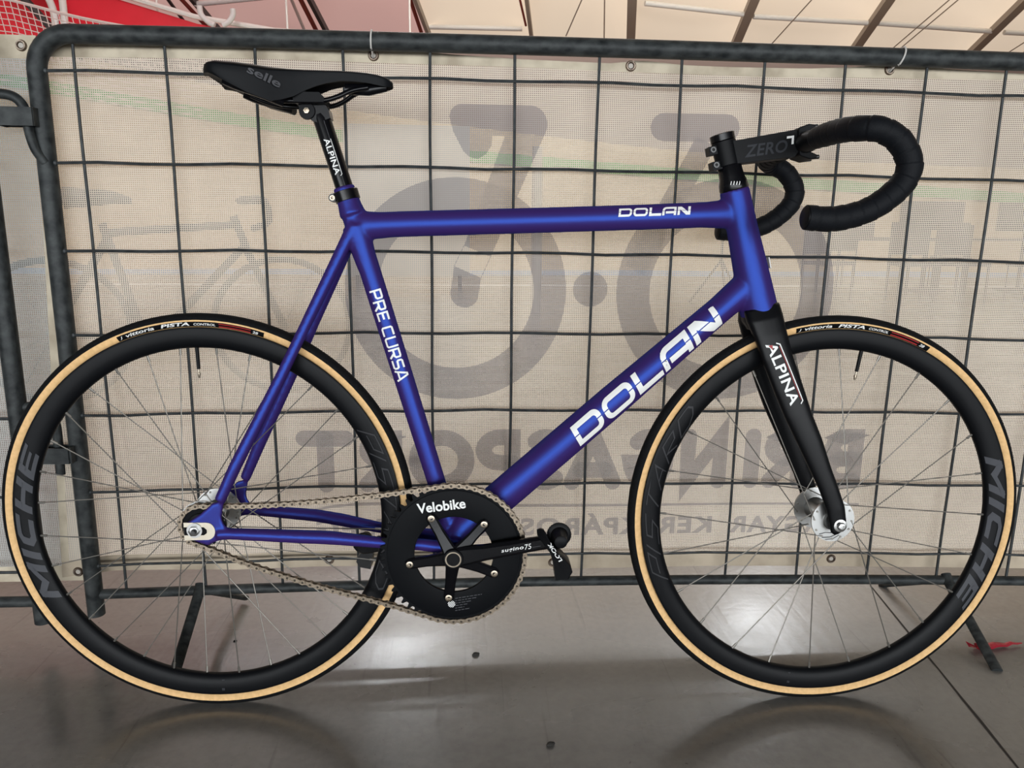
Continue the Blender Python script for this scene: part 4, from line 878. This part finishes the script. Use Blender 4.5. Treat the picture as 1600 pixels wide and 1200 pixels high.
MB().tube(cr([F(-.9700, .404, -.022), F(-.9450, .4090, -.022), F(-.9190, .4060, -.021), F(-.9050, .3930, -.020), F(-.9010, .3720, -.018), F(-.8985, .3450, -.018), F(-.8930, .3200, -.016), F(-.8830, .3000, -.010)], 5), .0082, 12).build('hook', 'galv', nb)
MB().tube(cr([F(-.9720, -.130, -.022), F(-.945, -.1260, -.022), F(-.9210, -.134, -.020), F(-.9125, -.155, -.018), F(-.9110, -.185, -.017), F(-.9135, -.258, -.016)], 5), .0082, 12).build('hook', 'galv', nb)

# ================================================================== BANNER
YB = .0230
ban = empty('mesh_banner', (-.0038, 0, 0)); ban.rotation_euler = (0, .00631, 0)
tag(ban, 'cream mesh banner tied behind the main barrier, printed with a grey logo seen mirrored', 'banner')
def wavy(x, z): return .0022*sin(x*5.2+z*2)+.0016*sin(x*11+1.3-z*5)
def edge_l(z): return interp(z, [(-.50, -.9545), (-.48, -.9535), (.25, -.9141), (.50, -.8960)])
def edge_t(x): return interp(x, [(-.9, .505), (-.5, .507), (-.325, .509), (-.2, .502), (-.08, .4975), (.08, .4955), (.137, .5020), (.22, .4960), (.3, .4945), (.45, .4945), (.54, .499), (.616, .508), (.70, .500), (.86, .4945), (1.0, .497), (1.7, .50)])
def edge_h(x): return interp(x, [(-.95, .478), (-.83, .4789), (-.53, .4850), (-.08, .4840), (.39, .4786), (.86, .4838), (1.7, .484)])
def edge_b(x): return interp(x, [(-.95, -.486), (-.83, -.4725), (-.6, -.4770), (-.44, -.4725), (-.326, -.4735), (0, -.486), (.2, -.4860), (.61, -.4880), (.745, -.4900), (1.0, -.4935), (1.7, -.495)])
def G(x, z, off=0.0): return Vector((x, YB+bow(x)+wavy(x, z)+off, z+Z0))
def sheet(xa, xb, za, zb, nx, nz, off, name, m, par, thick=0):
    rows = []
    for i in range(nx+1):
        col = []
        for j in range(nz+1):
            v = j/nz; fx = i/nx; z_ = za((xa(0)+(xb(0)-xa(0))*fx))*(1-v)+zb(xa(0)+(xb(0)-xa(0))*fx)*v; x_ = xa(z_)*(1-fx)+xb(z_)*fx; col.append(G(x_, z_, off))
        rows.append(col)
    return MB().rings(rows, False, False).build(name, m, par, True, 80)
sheet(edge_l, lambda z: 1.65, edge_b, edge_t, 110, 14, 0, 'fabric', 'scrim', ban)
hm = sheet(edge_l, lambda z: 1.65, edge_h, edge_t, 110, 1, -.0010, 'hem', 'hem', ban); hm['label'] = 'dusty folded hem of the banner'
sheet(edge_l, lambda z: 1.65, edge_b, lambda x: edge_b(x)+.033, 110, 1, -.0010, 'hem', 'hemlow', ban)
sheet(edge_l, lambda z: edge_l(z)+.014, lambda x: -.47, lambda x: .46, 2, 14, -.0006, 'hem', 'hem', ban)
def eyelet(x, z, par=ban):
    c0 = G(x, z, -.0015); mb = MB(); mb.lathe([(-.001, .0042), (.0010, .0050), (.0026, .0062), (.0026, .0080), (.0006, .0096), (-.001, .0098), (-.001, .0042)], c0, (0, -1, 0), 24, False); e = mb.build('eyelet', 'eyelet', par)
    MB().lathe([(.0000, .0044), (.0004, .0044)], c0, (0, -1, 0), 20).build('eyelet_hole', 'furnlight', e)
for x, z in ((-.9232, -.4806+.008), (-.4362, -.4582), (.0181, -.4749+.003), (.6071, -.4711), (-.325, .4997-.003), (.1368, .4950-.003), (.6156, .4987-.003)): eyelet(x, z)
# printed logo, as one reads it from behind
def pr(name, p): return decal(name, p, lambda u, v: G(u, v, -.0007), 'print', ban, .05)
def disc(cx, cy, r, n=40): return [Vector((cx+r*cos(2*pi*i/n), cy+r*sin(2*pi*i/n))) for i in range(n)], [tuple(range(n))]
def annulus(cx, cy, ri, ro, n=72):
    v = [Vector((cx+r*cos(2*pi*i/n), cy+r*sin(2*pi*i/n))) for i in range(n) for r in (ri, ro)]; return v, [(2*i, 2*i+1, (2*i+3) % (2*n), (2*i+2) % (2*n)) for i in range(n)]
pr('printed_logo', annulus(-.179, .0825, .1470, .2090))
pr('printed_logo', annulus(.3410, .0860, .1490, .2130)); pr('printed_logo', disc(.0770, .0885, .0335))
bar7 = [(-.1915, .3975)]+[(-.1685+.0235*cos(radians(a)), .3960+.0235*sin(radians(a))) for a in range(150, 89, -15)]+[(-.1, .4195), (-.045, .4200)]+[(-.046+.033*cos(radians(a)), .387+.033*sin(radians(a))) for a in range(80, -31, -12)]
bar7 += [(-.0820, .2230), (-.1150, .1480), (-.1650, .1680), (-.1300, .2600), (-.0905, .3655), (-.1140, .3660), (-.1150, .3480), (-.1250, .3330), (-.1400, .3240), (-.1550, .3275), (-.1660, .3370), (-.1850, .3720)]
pr('printed_logo', ([Vector(q) for q in bar7], [tuple(range(len(bar7)))]))
cap = [(-.1835, .1300), (-.1330, .1085)]+[(-.164+.027*cos(radians(a)), .079+.027*sin(radians(a))) for a in range(-21, -202, -12)]
pr('printed_logo', ([Vector(q) for q in cap], [tuple(range(len(cap)))]))
pr('printed_logo', join2(ribbon([(-.1650, .1680), (-.1835, .1300)], .0012), ribbon([(-.1150, .1480), (-.1330, .1085)], .0012)))
pr('printed_logo', ribbon([(.2040, .3880), (.3210, .3880)], .0500, False, True))
pr('printed_logo', ribbon([(.2850, .3640), (.1620, .1250)], .0420))
tw = .0325; h = tw/2
def letter(ch, x0, x1, z0=-.3155, z1=-.1885, t=.0325):
    """round-ended strokes inside the box, then flipped left to right"""
    W_, H_ = x1-x0, z1-z0; e = t/2; a, b_, c_, d = e, W_-e, e, H_-e; m_ = H_*.5; o = []
    def A(cx, cy, rx, ry, s, q, n_=10): return arc(cx, cy, rx, ry, s, q, n_)
    if ch == 'B': o = [[(a, c_), (a, d), (b_-.03, d)]+A(b_-.032, (d+m_)/2, .026, (d-m_)/2, 90, -90)+[(a, m_)], [(b_-.03, m_)]+A(b_-.030, (c_+m_)/2, .030, (m_-c_)/2, 90, -90)+[(a, c_)]]
    elif ch == 'R': o = [[(a, c_), (a, d), (b_-.03, d)]+A(b_-.032, (d+m_)/2, .030, (d-m_)/2, 90, -90)+[(a, m_)], [(b_-.045, m_), (b_, c_)]]
    elif ch == 'P': o = [[(a, c_), (a, d), (b_-.034, d)]+A(b_-.034, (d+m_-.006)/2, .034, (d-m_+.006)/2, 90, -90)+[(a, m_-.006)]]
    elif ch == 'I': o = [[(W_/2, c_), (W_/2, d)]]
    elif ch == 'N': o = [[(a, c_), (a, d), (b_, c_), (b_, d)]]
    elif ch == 'T': o = [[(a, d), (b_, d)], [(W_/2, d), (W_/2, c_)]]
    elif ch == 'O': o = [A(W_/2, H_/2, b_-W_/2, d-H_/2, 0, 360, 36)]
    elif ch == 'A': o = [[(a, c_), (W_/2, d), (b_, c_)], [(a+.016, c_+.026), (b_-.016, c_+.026)]]
    elif ch == 'G': o = [A(W_/2, H_/2, b_-W_/2, d-H_/2, 50, 340, 30)+[(b_, m_-.006), (b_-.035, m_-.006)]]
    elif ch == 'S': o = [A(W_/2, H_*.73, W_/2-e, d-H_*.73, 30, 250, 16)+[(W_/2, m_)]+A(W_/2, H_*.27, W_/2-e, H_*.27-c_, 70, -150, 16)]
    return [shift2(ribbon([(W_-q[0], q[1]) for q in s], t, False, True), x0, z0) for s in o]
for ch, x0, x1 in (('T', -.4919, -.3797), ('R', -.3720, -.2860), ('O', -.2740, -.1440), ('P', -.1420, -.0530), ('S', -.0420, .0380), ('A', .0360, .1520), ('G', .1540, .2590), ('N', .2720, .3700), ('I', .4030, .4390), ('R', .4440, .5360), ('B', .5650, .6500)):
    pr('printed_lettering', join2(*letter(ch, x0, x1)))
def mirrored(txt, x0, x1, z0, z1):
    p = fit2(font2(txt, 1, 0, .035, 1.12), x1-x0, z1-z0); return [Vector((x1-q.x, z0+q.y)) for q in p[0]], p[1]
for txt, x0, x1, top in (('MAGYAR', .3850, .6260, -.3760), ('KERÉKPÁROS', -.0500, .3480, -.3660), ('SZÖVETSÉG', -.4590, -.0850, -.3620)): pr('printed_lettering', mirrored(txt, x0, x1, -.4130, top))
pr('printed_lettering', ribbon([(-.474, -.3550), (-.43, -.3455), (-.38, -.3405), (-.30, -.3400), (-.07, -.3480), (.2, -.3490), (.653, -.3497)], .0055))
# neighbour banner
b2 = empty('mesh_banner', (-.0038, 0, 0)); b2.rotation_euler = (0, .00631, 0); tag(b2, 'greyish mesh banner on the neighbouring barrier at the left edge', 'banner')
def G2(x, z, off=0): return Vector((x, .034+off+.002*sin(x*6), z+Z0))
MB().rings([[G2(x, z) for z in (-.497, -.3, 0, .3, .514)] for x in [-2.4+.075*i for i in range(21)]], False, False).build('fabric', 'scrimgrey', b2)
MB().rings([[G2(x, z, -.001) for z in (.476, .514)] for x in [-2.4+.075*i for i in range(21)]], False, False).build('hem', 'hem', b2)
MB().rings([[G2(x, z, -.001) for z in (-.497, -.465)] for x in [-2.4+.075*i for i in range(21)]], False, False).build('hem', 'hem', b2)
c0 = G2(-.925, .497, -.002); mb = MB(); mb.lathe([(-.001, .0042), (.0026, .0062), (.0026, .0080), (-.001, .0098), (-.001, .0042)], c0, (0, -1, 0), 24, False); e = mb.build('eyelet', 'eyelet', b2); MB().lathe([(0, .0044), (.0004, .0044)], c0, (0, -1, 0), 20).build('eyelet_hole', 'furnlight', e)

# ---- zip ties
def cable_tie(x, z, m, label, lean):
    zc = RZ+hump(x)+Z0; yb = bow(x); pts = []
    for a in range(-60, 241, 20): pts.append(Vector((x+lean*(sin(radians(a))*.5+.5), yb-.0175*cos(radians(a)), zc+.0175*sin(radians(a)))))
    pts += [Vector((x, yb+.0225, z+Z0+.012)), Vector((x, yb+.0230, z+Z0+.002)), Vector((x-.0005, yb+.0180, z+Z0-.004)), Vector((x+.0004, yb-.004, z+Z0+.006))]
    t = MB().loop(cr(pts, 2, True), .0016, 6).build('cable_tie', m); tag(t, label, 'cable tie', 'cable ties on the top rail'); t.location = (-.0038, 0, 0); t.rotation_euler = (0, .00631, 0)
cable_tie(-.325, .4967, 'tie', 'white cable tie over the top rail just right of the saddle', .001); cable_tie(.6156, .4957, 'tie', 'white cable tie over the top rail above the handlebar drop', .010)
# ---- litter
r = MB(); pts = []
rows = []
for i in range(9):
    f = i/8; x = -.040+.098*f; wv = .013*(1-f)**.7+.001; rows.append([Vector((x, wv*cos(2*pi*j/8)*.8, .006+.0055*(1-f*.8)*sin(2*pi*j/8)+.002*sin(i*2.3))) for j in range(8)])
r.rings(rows, True, True)
for k, a in enumerate((-1, 0, 1)): r.add([(-.040, 0, .005), (-.056, a*.010-.005, .012-.004*k), (-.055, a*.010+.006, .004+.003*k)], [(0, 1, 2)])
wr = r.build('sweet_wrapper', 'wrap', None, False); wr.location = (.878, -.116, 0); wr.rotation_euler = (0, 0, .10); tag(wr, 'crumpled red foil wrapper on the floor behind the right barrier foot', 'wrapper')
for i, (x, y, s_, lb) in enumerate(((-.146, -.092, .006, 'small dark crumb on the floor below the chainring'), (-.031, -.352, .006, 'small dark crumb on the floor in the foreground centre'), (-.62, -.02, .003, 'tiny dark speck on the floor left of the rear wheel foot'))):
    mb = MB(); mb.sphere((0, 0, s_*.5), s_, 7, 5, (1, .7, .55)); mb.sphere((s_*.8, s_*.3, s_*.35), s_*.5, 6, 4); mb.sphere((-s_*.7, -s_*.2, s_*.3), s_*.45, 6, 4)
    o = mb.build('crumb', 'crumb'); o.location = (x, y, 0); tag(o, lb, 'debris')
